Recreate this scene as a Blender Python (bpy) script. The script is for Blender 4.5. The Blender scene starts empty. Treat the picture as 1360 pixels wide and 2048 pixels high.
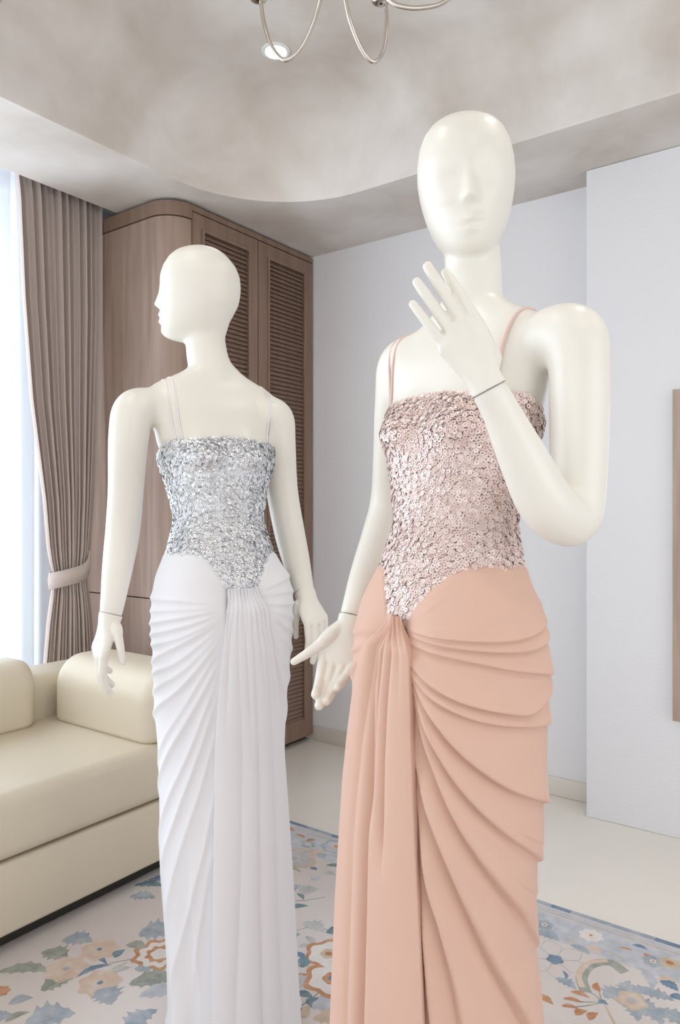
import bpy, bmesh, math, random
import numpy as np
from mathutils import Vector, Matrix
from mathutils.bvhtree import BVHTree

random.seed(7); RNG = np.random.default_rng(7)
scene = bpy.context.scene
COL = scene.collection

# ------------------------------------------------------------------ camera
F = 1475.0; CX, CY = 680.0, 1024.0; HC = 1.15
YAW = math.radians(36.0)
FWD = np.array([-math.sin(YAW), math.cos(YAW)]); RGT = np.array([math.cos(YAW), math.sin(YAW)])
cam_d = bpy.data.cameras.new('camera'); cam = bpy.data.objects.new('camera', cam_d); COL.objects.link(cam)
cam_d.sensor_fit = 'VERTICAL'; cam_d.sensor_height = 36.0; cam_d.lens = 36.0 * F / 2048.0
cam_d.clip_start = 0.05
cam.location = (0, 0, HC); cam.rotation_euler = (math.pi / 2, 0, YAW)
scene.camera = cam

# ------------------------------------------------------------------ light and exposure
scene.view_settings.view_transform = 'Standard'; scene.view_settings.look = 'None'
scene.view_settings.gamma = 1.0; scene.view_settings.use_curve_mapping = False
scene.view_settings.exposure = 0.48
scene.cycles.use_denoising = True
scene.cycles.max_bounces = 6; scene.cycles.diffuse_bounces = 4; scene.cycles.glossy_bounces = 3
scene.cycles.use_adaptive_sampling = True; scene.cycles.adaptive_threshold = 0.05
scene.cycles.transparent_max_bounces = 8
scene.cycles.sample_clamp_indirect = 8.0

world = bpy.data.worlds.new('sky'); scene.world = world; world.use_nodes = True
bg = world.node_tree.nodes['Background']; bg.inputs[0].default_value = (0.86, 0.93, 1.0, 1); bg.inputs[1].default_value = 0.8

def area(name, loc, rot, sx, sy, power, color):
    l = bpy.data.lights.new(name, 'AREA'); l.shape = 'RECTANGLE'; l.size = sx; l.size_y = sy
    l.energy = power; l.color = color
    o = bpy.data.objects.new(name, l); COL.objects.link(o); o.location = loc; o.rotation_euler = rot
    return o
# daylight through the side window; rear and right windows added for even light
area('daylight_window_side', (-3.25, -0.2, 1.35), (0, -math.pi / 2, 0), 2.3, 3.6, 115, (0.86, 0.93, 1.0))
area('added_light_rear', (-0.2, -3.30, 1.5), (math.pi / 2, 0, 0), 3.6, 2.2, 22, (1.0, 0.98, 0.95))
area('added_light_right', (2.95, 0.2, 1.5), (0, math.pi / 2, 0), 2.2, 3.4, 30, (0.96, 0.97, 1.0))

# ------------------------------------------------------------------ helpers
def new_mat(name, color, rough=0.5, metal=0.0, spec=0.5, coat=0.0, coat_rough=0.1, sheen=0.0, subsurf=0.0):
    m = bpy.data.materials.new(name); m.use_nodes = True
    b = m.node_tree.nodes['Principled BSDF']
    b.inputs['Base Color'].default_value = (*color, 1); b.inputs['Roughness'].default_value = rough
    b.inputs['Metallic'].default_value = metal; b.inputs['Specular IOR Level'].default_value = spec
    b.inputs['Coat Weight'].default_value = coat; b.inputs['Coat Roughness'].default_value = coat_rough
    b.inputs['Sheen Weight'].default_value = sheen
    return m

def noise_color(m, c1, c2, scale=5.0, detail=6.0, stretch=(1, 1, 1), lo=0.35, hi=0.65, dist=0.0):
    nt = m.node_tree; b = nt.nodes['Principled BSDF']
    tc = nt.nodes.new('ShaderNodeTexCoord'); mp = nt.nodes.new('ShaderNodeMapping'); mp.inputs['Scale'].default_value = stretch
    n = nt.nodes.new('ShaderNodeTexNoise'); n.inputs['Scale'].default_value = scale; n.inputs['Detail'].default_value = detail
    n.inputs['Distortion'].default_value = dist
    r = nt.nodes.new('ShaderNodeValToRGB'); r.color_ramp.elements[0].position = lo; r.color_ramp.elements[1].position = hi
    r.color_ramp.elements[0].color = (*c1, 1); r.color_ramp.elements[1].color = (*c2, 1)
    nt.links.new(tc.outputs['Object'], mp.inputs['Vector']); nt.links.new(mp.outputs['Vector'], n.inputs['Vector'])
    nt.links.new(n.outputs['Fac'], r.inputs['Fac']); nt.links.new(r.outputs['Color'], b.inputs['Base Color'])
    return n, r

def noise_bump(m, scale, strength, distance=0.01, stretch=(1, 1, 1), detail=3.0):
    nt = m.node_tree; b = nt.nodes['Principled BSDF']
    tc = nt.nodes.new('ShaderNodeTexCoord'); mp = nt.nodes.new('ShaderNodeMapping'); mp.inputs['Scale'].default_value = stretch
    n = nt.nodes.new('ShaderNodeTexNoise'); n.inputs['Scale'].default_value = scale; n.inputs['Detail'].default_value = detail
    bp = nt.nodes.new('ShaderNodeBump'); bp.inputs['Strength'].default_value = strength; bp.inputs['Distance'].default_value = distance
    nt.links.new(tc.outputs['Object'], mp.inputs['Vector']); nt.links.new(mp.outputs['Vector'], n.inputs['Vector'])
    nt.links.new(n.outputs['Fac'], bp.inputs['Height']); nt.links.new(bp.outputs['Normal'], b.inputs['Normal'])

def link_mesh(name, verts, faces, mat, parent=None, smooth=True, mats=None, midx=None):
    me = bpy.data.meshes.new(name)
    me.from_pydata([tuple(map(float, v)) for v in verts], [], [tuple(map(int, f)) for f in faces])
    for mm in (mats or [mat]): me.materials.append(mm)
    if midx is not None: me.polygons.foreach_set('material_index', np.asarray(midx, dtype=np.int32))
    me.polygons.foreach_set('use_smooth', np.full(len(me.polygons), smooth, dtype=bool)); me.update()
    o = bpy.data.objects.new(name, me); COL.objects.link(o)
    if parent: o.parent = parent
    return o

def fast_mesh(name, V, Fq, mats, parent=None, smooth=True, midx=None):
    """quads/tris given as numpy arrays (n,3) and (m,k)"""
    me = bpy.data.meshes.new(name); V = np.asarray(V, dtype=np.float32); Fq = np.asarray(Fq, dtype=np.int32)
    k = Fq.shape[1]
    me.vertices.add(len(V)); me.vertices.foreach_set('co', V.ravel())
    me.loops.add(Fq.size); me.loops.foreach_set('vertex_index', Fq.ravel())
    me.polygons.add(len(Fq)); me.polygons.foreach_set('loop_start', np.arange(0, Fq.size, k, dtype=np.int32))
    me.polygons.foreach_set('use_smooth', np.full(len(Fq), smooth, dtype=bool))
    for mm in mats: me.materials.append(mm)
    if midx is not None: me.polygons.foreach_set('material_index', np.asarray(midx, dtype=np.int32))
    me.update(calc_edges=True); me.validate()
    o = bpy.data.objects.new(name, me); COL.objects.link(o)
    if parent: o.parent = parent
    return o

def tag(o, label=None, cat=None, group=None, kind=None):
    if label: o['label'] = label
    if cat: o['category'] = cat
    if group: o['group'] = group
    if kind: o['kind'] = kind
    return o

def empty(name, loc, rz=0.0):
    o = bpy.data.objects.new(name, None); COL.objects.link(o); o.location = loc; o.rotation_euler = (0, 0, rz); o.empty_display_size = 0.05
    return o

def box_geo(x0, x1, y0, y1, z0, z1):
    v = [(x0, y0, z0), (x1, y0, z0), (x1, y1, z0), (x0, y1, z0), (x0, y0, z1), (x1, y0, z1), (x1, y1, z1), (x0, y1, z1)]
    f = [(0, 3, 2, 1), (4, 5, 6, 7), (0, 1, 5, 4), (1, 2, 6, 5), (2, 3, 7, 6), (3, 0, 4, 7)]
    return v, f

def boxes(name, lst, mat, parent=None, bevel=0.0, seg=2):
    bm = bmesh.new()
    for b in lst:
        v, f = box_geo(*b); vs = [bm.verts.new(p) for p in v]
        for q in f: bm.faces.new([vs[i] for i in q])
    if bevel > 0:
        bmesh.ops.bevel(bm, geom=bm.edges[:] , offset=bevel, segments=seg, profile=0.5, affect='EDGES')
    me = bpy.data.meshes.new(name); bm.to_mesh(me); bm.free(); me.materials.append(mat)
    if bevel > 0:
        me.polygons.foreach_set('use_smooth', np.full(len(me.polygons), True, dtype=bool))
        try: me.set_sharp_from_angle(angle=math.radians(35))
        except Exception: pass
    o = bpy.data.objects.new(name, me); COL.objects.link(o)
    if parent: o.parent = parent
    return o

def struct(o): o['kind'] = 'structure'; return o

def catmull(P, n):
    P = np.asarray(P, float); m = len(P)
    if m < 3:
        t = np.linspace(0, 1, n)[:, None]; return P[0] * (1 - t) + P[-1] * t
    Q = np.vstack([2 * P[0] - P[1], P, 2 * P[-1] - P[-2]])
    out = []
    for t in np.linspace(0, m - 1 - 1e-9, n):
        i = int(t); f = t - i; p0, p1, p2, p3 = Q[i], Q[i + 1], Q[i + 2], Q[i + 3]
        out.append(0.5 * ((2 * p1) + (-p0 + p2) * f + (2 * p0 - 5 * p1 + 4 * p2 - p3) * f * f + (-p0 + 3 * p1 - 3 * p2 + p3) * f ** 3))
    return np.array(out)

def tube_geo(path, radii, n_seg=20, n_len=None, flat=None, ref=None, cap_round=True):
    """lofted tube with varying radius; flat=(k_u,k_v) squash; ref sets the frame"""
    path = np.asarray(path, float); radii = np.asarray(radii, float)
    if n_len:
        R = catmull(np.column_stack([path, radii]), n_len); path, radii = R[:, :3], R[:, 3]
    T = np.gradient(path, axis=0); T /= np.linalg.norm(T, axis=1)[:, None] + 1e-12
    u = np.array(ref if ref is not None else ([1, 0, 0] if abs(T[0][0]) < 0.8 else [0, 1, 0]), float)
    V = []; ku, kv = flat if flat else (1, 1)
    n = len(path)
    rows = []
    for i in range(n):
        u = u - T[i] * np.dot(u, T[i]); u /= np.linalg.norm(u); w = np.cross(T[i], u)
        if cap_round and i == 0:
            for a in (80, 60, 35): rows.append((path[0] - T[0] * radii[0] * 0.8 * math.sin(math.radians(a)), radii[0] * math.cos(math.radians(a)), u.copy(), w.copy()))
        rows.append((path[i], radii[i], u.copy(), w.copy()))
        if cap_round and i == n - 1:
            for a in (35, 60, 80): rows.append((path[i] + T[i] * radii[i] * 0.8 * math.sin(math.radians(a)), radii[i] * math.cos(math.radians(a)), u.copy(), w.copy()))
    for c, r, uu, ww in rows:
        for k in range(n_seg):
            a = 2 * math.pi * k / n_seg
            V.append(c + uu * (r * ku * math.cos(a)) + ww * (r * kv * math.sin(a)))
    Fc = []
    for i in range(len(rows) - 1):
        for k in range(n_seg):
            k2 = (k + 1) % n_seg; Fc.append((i * n_seg + k, i * n_seg + k2, (i + 1) * n_seg + k2, (i + 1) * n_seg + k))
    Fc.append(tuple(range(n_seg - 1, -1, -1))); Fc.append(tuple((len(rows) - 1) * n_seg + k for k in range(n_seg)))
    return np.array(V), Fc

def merge_geo(parts):
    V, Fc, off = [], [], 0
    for v, f in parts:
        V.extend([tuple(p) for p in v]); Fc.extend([tuple(i + off for i in q) for q in f]); off += len(v)
    return V, Fc

def remesh(parts, voxel):
    V, Fc = merge_geo(parts)
    me = bpy.data.meshes.new('tmp'); me.from_pydata([tuple(map(float, v)) for v in V], [], Fc); me.update()
    bm = bmesh.new(); bm.from_mesh(me); bm.normal_update(); bm.to_mesh(me); bm.free()
    o = bpy.data.objects.new('tmp', me); COL.objects.link(o)
    md = o.modifiers.new('r', 'REMESH'); md.mode = 'VOXEL'; md.voxel_size = voxel; md.adaptivity = 0.0
    dg = bpy.context.evaluated_depsgraph_get(); dg.update()
    em = bpy.data.meshes.new_from_object(o.evaluated_get(dg))
    n = len(em.vertices); P = np.empty(n * 3); em.vertices.foreach_get('co', P); P = P.reshape(-1, 3)
    ne = len(em.edges); E = np.empty(ne * 2, dtype=np.int32); em.edges.foreach_get('vertices', E); E = E.reshape(-1, 2)
    Q = np.array([tuple(p.vertices) for p in em.polygons if len(p.vertices) == 4], dtype=np.int32)
    bpy.data.objects.remove(o); bpy.data.meshes.remove(me); bpy.data.meshes.remove(em)
    return P, E, Q

def smooth_pts(P, E, w, iters):
    """taubin-free laplacian with per-vertex weight"""
    n = len(P); deg = np.bincount(E.ravel(), minlength=n).astype(float)[:, None]; w = np.asarray(w).reshape(-1, 1)
    for _ in range(iters):
        S = np.zeros_like(P)
        for k in range(3):
            S[:, k] = np.bincount(E[:, 0], P[E[:, 1], k], n) + np.bincount(E[:, 1], P[E[:, 0], k], n)
        P = P + w * (S / np.maximum(deg, 1) - P)
    return P

def smoothstep(a, b, x):
    t = np.clip((x - a) / (b - a), 0, 1); return t * t * (3 - 2 * t)

# ------------------------------------------------------------------ materials
M = {}
M['wall'] = new_mat('wall_paint', (0.84, 0.835, 0.85), 0.75); noise_bump(M['wall'], 90, 0.25, 0.004)
M['ceil'] = new_mat('ceiling_plaster', (0.7, 0.66, 0.62), 0.8)
noise_color(M['ceil'], (0.57, 0.51, 0.45), (0.78, 0.735, 0.70), 2.6, 12, lo=0.32, hi=0.68, dist=0.25); noise_bump(M['ceil'], 60, 0.08, 0.004)
M['floor'] = new_mat('floor_tile', (0.80, 0.76, 0.69), 0.22, spec=0.5); noise_color(M['floor'], (0.80, 0.76, 0.69), (0.85, 0.81, 0.745), 1.2, 5)
M['base'] = new_mat('baseboard_tile', (0.78, 0.73, 0.66), 0.3)
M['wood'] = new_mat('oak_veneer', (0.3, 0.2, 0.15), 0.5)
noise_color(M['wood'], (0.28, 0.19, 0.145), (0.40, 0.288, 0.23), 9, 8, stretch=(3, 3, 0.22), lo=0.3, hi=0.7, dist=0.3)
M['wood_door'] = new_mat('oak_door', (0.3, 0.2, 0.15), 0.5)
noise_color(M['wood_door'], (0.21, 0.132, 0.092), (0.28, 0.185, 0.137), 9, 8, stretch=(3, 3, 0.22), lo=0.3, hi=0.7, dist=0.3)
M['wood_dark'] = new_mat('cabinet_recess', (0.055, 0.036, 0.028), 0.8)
M['leather'] = new_mat('cream_leather', (0.69, 0.61, 0.475), 0.45, coat=0.05); noise_bump(M['leather'], 350, 0.12, 0.002)
M['dark'] = new_mat('gap_shade_black', (0.03, 0.025, 0.02), 0.7)  # shade of the gap below the sofa, put into the colour
M['curtain'] = new_mat('taupe_curtain', (0.62, 0.525, 0.475), 0.85, sheen=0.2); noise_bump(M['curtain'], 900, 0.1, 0.001)
M['frame'] = new_mat('window_frame', (0.8, 0.8, 0.8), 0.4)
M['steel'] = new_mat('satin_nickel', (0.62, 0.57, 0.52), 0.22, metal=1.0)
M['mirror'] = new_mat('mirror_glass', (0.9, 0.91, 0.92), 0.03, metal=1.0)
M['mirror_wood'] = new_mat('mirror_frame_wood', (0.42, 0.32, 0.25), 0.5); noise_color(M['mirror_wood'], (0.38, 0.28, 0.22), (0.48, 0.37, 0.30), 9, 6, stretch=(3, 3, .3))
M['plastic'] = new_mat('ivory_gloss', (0.86, 0.83, 0.755), 0.40, coat=0.18, coat_rough=0.26)
noise_color(M['plastic'], (0.81, 0.775, 0.70), (0.83, 0.80, 0.73), 6, 3)
M['seam'] = new_mat('wrist_gap', (0.16, 0.14, 0.12), 0.8)
M['pink'] = new_mat('blush_chiffon', (0.68, 0.44, 0.345), 0.72, sheen=0.10); noise_bump(M['pink'], 700, 0.06, 0.001)
M['white'] = new_mat('white_chiffon', (0.82, 0.817, 0.845), 0.8, sheen=0.1); noise_bump(M['white'], 700, 0.06, 0.001)
M['pink_lin'] = new_mat('rose_lining', (0.50, 0.36, 0.32), 0.7)
M['silver_lin'] = new_mat('grey_lining', (0.42, 0.44, 0.47), 0.6)
M['strap_p'] = new_mat('rose_satin', (0.74, 0.54, 0.48), 0.4)
M['strap_w'] = new_mat('white_satin', (0.84, 0.82, 0.82), 0.4)
M['emit'] = bpy.data.materials.new('lamp_glow'); M['emit'].use_nodes = True
_b = M['emit'].node_tree.nodes['Principled BSDF']; _b.inputs['Emission Color'].default_value = (1, 0.98, 0.95, 1); _b.inputs['Emission Strength'].default_value = 14

def sequin_mat(name, c1, c2, metal, rough):
    m = new_mat(name, c1, rough, metal=metal); nt = m.node_tree; b = nt.nodes['Principled BSDF']
    g = nt.nodes.new('ShaderNodeNewGeometry'); oi = nt.nodes.new('ShaderNodeObjectInfo')
    ad = nt.nodes.new('ShaderNodeMath'); ad.operation = 'ADD'; fr = nt.nodes.new('ShaderNodeMath'); fr.operation = 'FRACT'
    nt.links.new(g.outputs['Random Per Island'], ad.inputs[0]); nt.links.new(oi.outputs['Random'], ad.inputs[1]); nt.links.new(ad.outputs[0], fr.inputs[0])
    r = nt.nodes.new('ShaderNodeValToRGB'); r.color_ramp.elements[0].color = (*c1, 1); r.color_ramp.elements[1].color = (*c2, 1)
    nt.links.new(fr.outputs[0], r.inputs['Fac']); nt.links.new(r.outputs['Color'], b.inputs['Base Color'])
    return m
M['seq_p'] = sequin_mat('rose_sequin', (0.74, 0.56, 0.51), (0.90, 0.76, 0.72), 0.20, 0.32)
M['seq_s'] = sequin_mat('silver_sequin', (0.64, 0.67, 0.71), (0.93, 0.94, 0.96), 0.58, 0.30)

m = bpy.data.materials.new('sheer_voile'); m.use_nodes = True; nt = m.node_tree; nt.nodes.clear()
out = nt.nodes.new('ShaderNodeOutputMaterial'); d = nt.nodes.new('ShaderNodeBsdfDiffuse'); d.inputs[0].default_value = (0.90, 0.92, 0.95, 1)
tr = nt.nodes.new('ShaderNodeBsdfTranslucent'); tr.inputs[0].default_value = (0.74, 0.78, 0.83, 1); tp = nt.nodes.new('ShaderNodeBsdfTransparent')
m1 = nt.nodes.new('ShaderNodeMixShader'); m1.inputs[0].default_value = 0.55; m2 = nt.nodes.new('ShaderNodeMixShader'); m2.inputs[0].default_value = 0.24
nt.links.new(d.outputs[0], m1.inputs[1]); nt.links.new(tr.outputs[0], m1.inputs[2]); nt.links.new(m1.outputs[0], m2.inputs[1]); nt.links.new(tp.outputs[0], m2.inputs[2])
nt.links.new(m2.outputs[0], out.inputs[0]); M['sheer'] = m
m = bpy.data.materials.new('clear_glass'); m.use_nodes = True; nt = m.node_tree; nt.nodes.clear()
out = nt.nodes.new('ShaderNodeOutputMaterial'); gl = nt.nodes.new('ShaderNodeBsdfGlossy'); gl.inputs['Roughness'].default_value = 0.02
tp = nt.nodes.new('ShaderNodeBsdfTransparent'); mx = nt.nodes.new('ShaderNodeMixShader'); mx.inputs[0].default_value = 0.06
nt.links.new(tp.outputs[0], mx.inputs[1]); nt.links.new(gl.outputs[0], mx.inputs[2]); nt.links.new(mx.outputs[0], out.inputs[0]); M['glass'] = m

# ------------------------------------------------------------------ room shell
XL, XR, YB, YF = -2.95, 2.6, 2.94, -3.0       # window wall, right wall, back wall, wall behind the camera
ZC, ZU = 2.44, 2.80                            # soffit, raised ceiling
struct(boxes('floor', [(XL - .2, XR + .2, YF - .2, YB + .2, -0.10, 0.0)], M['floor']))
struct(boxes('wall_back', [(XL - .2, XR + .2, YB, YB + .15, 0, 3.1)], M['wall']))
struct(boxes('wall_pier', [(-0.885, XR, 2.80, YB - 0.001, 0, ZC - 0.001)], M['wall'], bevel=0.004))
# window wall with one wide opening
wy0, wy1, wz0, wz1 = -2.1, 1.72, 0.12, 2.5
struct(boxes('wall_left', [(XL - .15, XL, YF, wy0, 0, 3.1), (XL - .15, XL, wy1, YB, 0, 3.1), (XL - .15, XL, wy0, wy1, 0, wz0), (XL - .15, XL, wy0, wy1, wz1, 3.1)], M['wall']))
def window(name, plane, a0, a1, z0, z1, axis, nm):
    """frame bars and a pane in an opening; axis 'x' = wall of constant x"""
    bars = []; t = 0.05
    cuts = np.linspace(a0, a1, nm + 1)
    def B(p0, p1, q0, q1, r0, r1): return (p0, p1, q0, q1, r0, r1) if axis == 'x' else (q0, q1, p0, p1, r0, r1)
    for i, c in enumerate(cuts):
        c0 = min(max(c - t / 2, a0), a1 - t); bars.append(B(plane - .03, plane + .03, c0, c0 + t, z0, z1))
    bars += [B(plane - .029, plane + .029, a0, a1, z0, z0 + t), B(plane - .029, plane + .029, a0, a1, z1 - t, z1)]
    w = struct(boxes(name, bars, M['frame']))
    for i in range(nm):
        boxes('pane', [B(plane - .004, plane + .004, cuts[i] + t / 2, cuts[i + 1] - t / 2, z0 + t, z1 - t)], M['glass'], w)
    return w
window('window_1', XL - .08, wy0, wy1, wz0, wz1, 'x', 4)
rx0, rx1, rz0, rz1 = -2.1, 1.7, 0.35, 2.4
struct(boxes('wall_front', [(XL - .2, rx0, YF - .15, YF, 0, 3.1), (rx1, XR + .2, YF - .15, YF, 0, 3.1), (rx0, rx1, YF - .15, YF, 0, rz0), (rx0, rx1, YF - .15, YF, rz1, 3.1)], M['wall']))
window('added_window_rear', YF - .08, rx0, rx1, rz0, rz1, 'y', 4)  # unseen window, added to let in light behind the camera
ry0, ry1 = -1.6, 2.0
struct(boxes('wall_right', [(XR, XR + .15, YF, ry0, 0, 3.1), (XR, XR + .15, ry1, YB, 0, 3.1), (XR, XR + .15, ry0, ry1, 0, rz0), (XR, XR + .15, ry0, ry1, rz1, 3.1)], M['wall']))
window('added_window_right', XR + .08, ry0, ry1, rz0, rz1, 'x', 4)  # unseen window, added to brighten the room from the right
struct(boxes('baseboard_back', [(-2.29, -0.886, YB - .012, YB, 0, 0.075)], M['base'], bevel=0.003))

# ceiling: flat soffit at ZC, rounded opening, riser that curves into the raised ceiling
def rounded_rect(x0, x1, y0, y1, r, n=20, m=14):
    pts = []
    cs = [(x1 - r, y1 - r, 0), (x0 + r, y1 - r, 90), (x0 + r, y0 + r, 180), (x1 - r, y0 + r, 270)]
    for i, (cx, cy, a0) in enumerate(cs):
        for k in range(n + 1):
            a = math.radians(a0 + 90 * k / n); pts.append((cx + r * math.cos(a), cy + r * math.sin(a), math.cos(a), math.sin(a)))
        nx = cs[(i + 1) % 4]; p = pts[-1]; a = math.radians(nx[2]); q = (nx[0] + r * math.cos(a), nx[1] + r * math.sin(a))
        for k in range(1, m): t = k / m; pts.append((p[0] + (q[0] - p[0]) * t, p[1] + (q[1] - p[1]) * t, p[2], p[3]))
    return pts
SX = -2.65     # soffit ends here, curtain pocket behind
per = rounded_rect(-2.20, 1.9, -2.3, 2.45, 0.52)
prof = [(0.0, ZC), (-0.004, ZC + .006), (-0.005, ZC + .012)] + [(-0.006, ZC + .012 + .16 * k / 4) for k in range(1, 5)]
R2 = ZU - (ZC + .172)
for k in range(1, 13):
    a = math.radians(90 * k / 12); prof.append((-0.006 - R2 * (1 - math.cos(a)) * 1.25, ZC + .172 + R2 * math.sin(a)))
V, Fc = [], []; n = len(per)
def to_rect(px, py, nx, ny):
    t = 1e9
    if nx > 1e-6: t = min(t, (XR - px) / nx)
    if nx < -1e-6: t = min(t, (SX - px) / nx)
    if ny > 1e-6: t = min(t, (YB - py) / ny)
    if ny < -1e-6: t = min(t, (YF - py) / ny)
    return px + nx * t, py + ny * t
for (px, py, nx, ny) in per: V.append((*to_rect(px, py, nx, ny), ZC))
for (o_, z_) in prof:
    for (px, py, nx, ny) in per: V.append((px + nx * o_, py + ny * o_, z_))
for j in range(len(prof)):
    for i in range(n):
        i2 = (i + 1) % n; Fc.append((j * n + i, j * n + i2, (j + 1) * n + i2, (j + 1) * n + i))
Fc.append(tuple(len(prof) * n + i for i in range(n)))
# soffit corners left open by the radial fan
for (x, y) in ((XR, YB), (SX, YB), (SX, YF), (XR, YF)):
    best = None
    for i in range(n):
        a, b = V[i], V[(i + 1) % n]
        if abs(a[0] - x) < 1e-6 and abs(b[1] - y) < 1e-6 and abs(a[1] - y) > 1e-6: best = (i, (i + 1) % n)
        if abs(a[1] - y) < 1e-6 and abs(b[0] - x) < 1e-6 and abs(a[0] - x) > 1e-6: best = (i, (i + 1) % n)
    if best: V.append((x, y, ZC)); Fc.append((best[0], len(V) - 1, best[1]))
ceil = link_mesh('ceiling', V, Fc, M['ceil'], smooth=True); struct(ceil)
ceil.data.set_sharp_from_angle(angle=math.radians(40))
struct(boxes('trim_1', [(SX - .0, SX + .018, YF, YB, ZC + .0005, ZC + .13)], M['ceil']))                    # inner lip of the curtain pocket
struct(boxes('trim_2', [(XL, SX, YF, YB, ZC + .13, ZC + .15)], M['wall']))                                    # top of the pocket
struct(boxes('wall_roof_slab', [(XL - .2, XR + .2, YF - .2, YB + .2, 3.05, 3.15)], M['wall']))

# ------------------------------------------------------------------ louvred corner wardrobe
CXF = -2.30; CY0, CY1 = 2.00, 2.932; CR = 0.12
def plan_outline(inset=0.0, n=12):
    """plan curve from window wall along the side, round the corner, to the first door"""
    x0 = -2.93; pts = [(x0, CY0 + inset), (CXF - CR, CY0 + inset)]
    c = (CXF - CR, CY0 + CR); r = CR - inset
    for k in range(1, n + 1):
        a = math.radians(-90 + 90 * k / n); pts.append((c[0] + r * math.cos(a), c[1] + r * math.sin(a)))
    return pts
def wall_strip(name, pts, z0, z1, th, mat, parent):
    pts = np.array(pts); t = np.gradient(pts, axis=0); t /= np.linalg.norm(t, axis=1)[:, None]
    nrm = np.column_stack([-t[:, 1], t[:, 0]]); inn = pts + nrm * th
    V, Fc = [], []; n = len(pts)
    for P, z in ((pts, z0), (pts, z1), (inn, z1), (inn, z0)):
        for p in P: V.append((p[0], p[1], z))
    for j in range(4):
        for i in range(n - 1): Fc.append((j * n + i, j * n + i + 1, ((j + 1) % 4) * n + i + 1, ((j + 1) % 4) * n + i))
    Fc.append((0, n, 2 * n, 3 * n)); Fc.append((n - 1, 4 * n - 1, 3 * n - 1, 2 * n - 1))
    o = link_mesh(name, V, Fc, mat, parent); o.data.set_sharp_from_angle(angle=math.radians(40)); return o
cab = tag(empty('wardrobe', (CXF, CY0, 0)), 'tall built-in oak wardrobe with louvred doors and rounded corner', 'wardrobe')
cab_parts = []
ol = plan_outline()
ol_in = plan_outline(0.004)
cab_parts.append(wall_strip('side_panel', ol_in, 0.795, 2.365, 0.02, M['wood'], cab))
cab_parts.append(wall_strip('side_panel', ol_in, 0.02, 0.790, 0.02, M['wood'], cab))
cab_parts.append(wall_strip('top_trim', ol, 2.37, ZC - 0.012, 0.024, M['wood_door'], cab))
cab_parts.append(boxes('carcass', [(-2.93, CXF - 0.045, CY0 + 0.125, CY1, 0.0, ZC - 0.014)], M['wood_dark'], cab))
cab_parts.append(boxes('top_trim', [(CXF - 0.04, CXF, CY0 + CR, CY1, 2.405, ZC - 0.012)], M['wood_door'], cab))
doors = [(2.122, 2.522, 2.182, 2.462), (2.527, 2.93, 2.597, 2.862)]
slat_w = 0.2804
sv, sf = box_geo(-0.016, 0.016, -0.5, 0.5, -0.003, 0.003)
slat_meshes = []
for (a0, a1, l0, l1) in doors:
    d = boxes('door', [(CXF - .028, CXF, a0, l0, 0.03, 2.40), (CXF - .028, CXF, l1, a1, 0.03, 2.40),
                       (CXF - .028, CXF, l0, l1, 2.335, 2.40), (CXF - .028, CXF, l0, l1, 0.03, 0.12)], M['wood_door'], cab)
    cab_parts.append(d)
    # raised bead round the louvre field
    b_ = 0.008
    cab_parts.append((boxes('bead', [(CXF, CXF + .006, l0 - b_, l0 + .004, 0.112, 2.343), (CXF, CXF + .006, l1 - .004, l1 + b_, 0.112, 2.343),
                        (CXF, CXF + .0058, l0 + .004, l1 - .004, 2.331, 2.343), (CXF, CXF + .0058, l0 + .004, l1 - .004, 0.112, 0.124)], M['wood_door'], None), d))
    me = bpy.data.meshes.new('slat'); w = (l1 - l0)
    me.from_pydata([(x, y * w, z) for (x, y, z) in sv], [], sf); me.materials.append(M['wood_door']); me.update()
    z = 0.132
    while z < 2.33:
        s = bpy.data.objects.new('slat', me); COL.objects.link(s)
        s.location = (CXF - .014, (l0 + l1) / 2, z); s.rotation_euler = (0, math.radians(52), 0)
        cab_parts.append((s, d)); z += 0.0205
cab_inv = Matrix.Translation((-CXF, -CY0, 0))
for e in cab_parts:
    o, p = e if isinstance(e, tuple) else (e, cab)
    if p is cab: o.parent = cab; o.location = tuple(np.array(o.location) - np.array((CXF, CY0, 0)))
    else: o.parent = p

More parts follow.
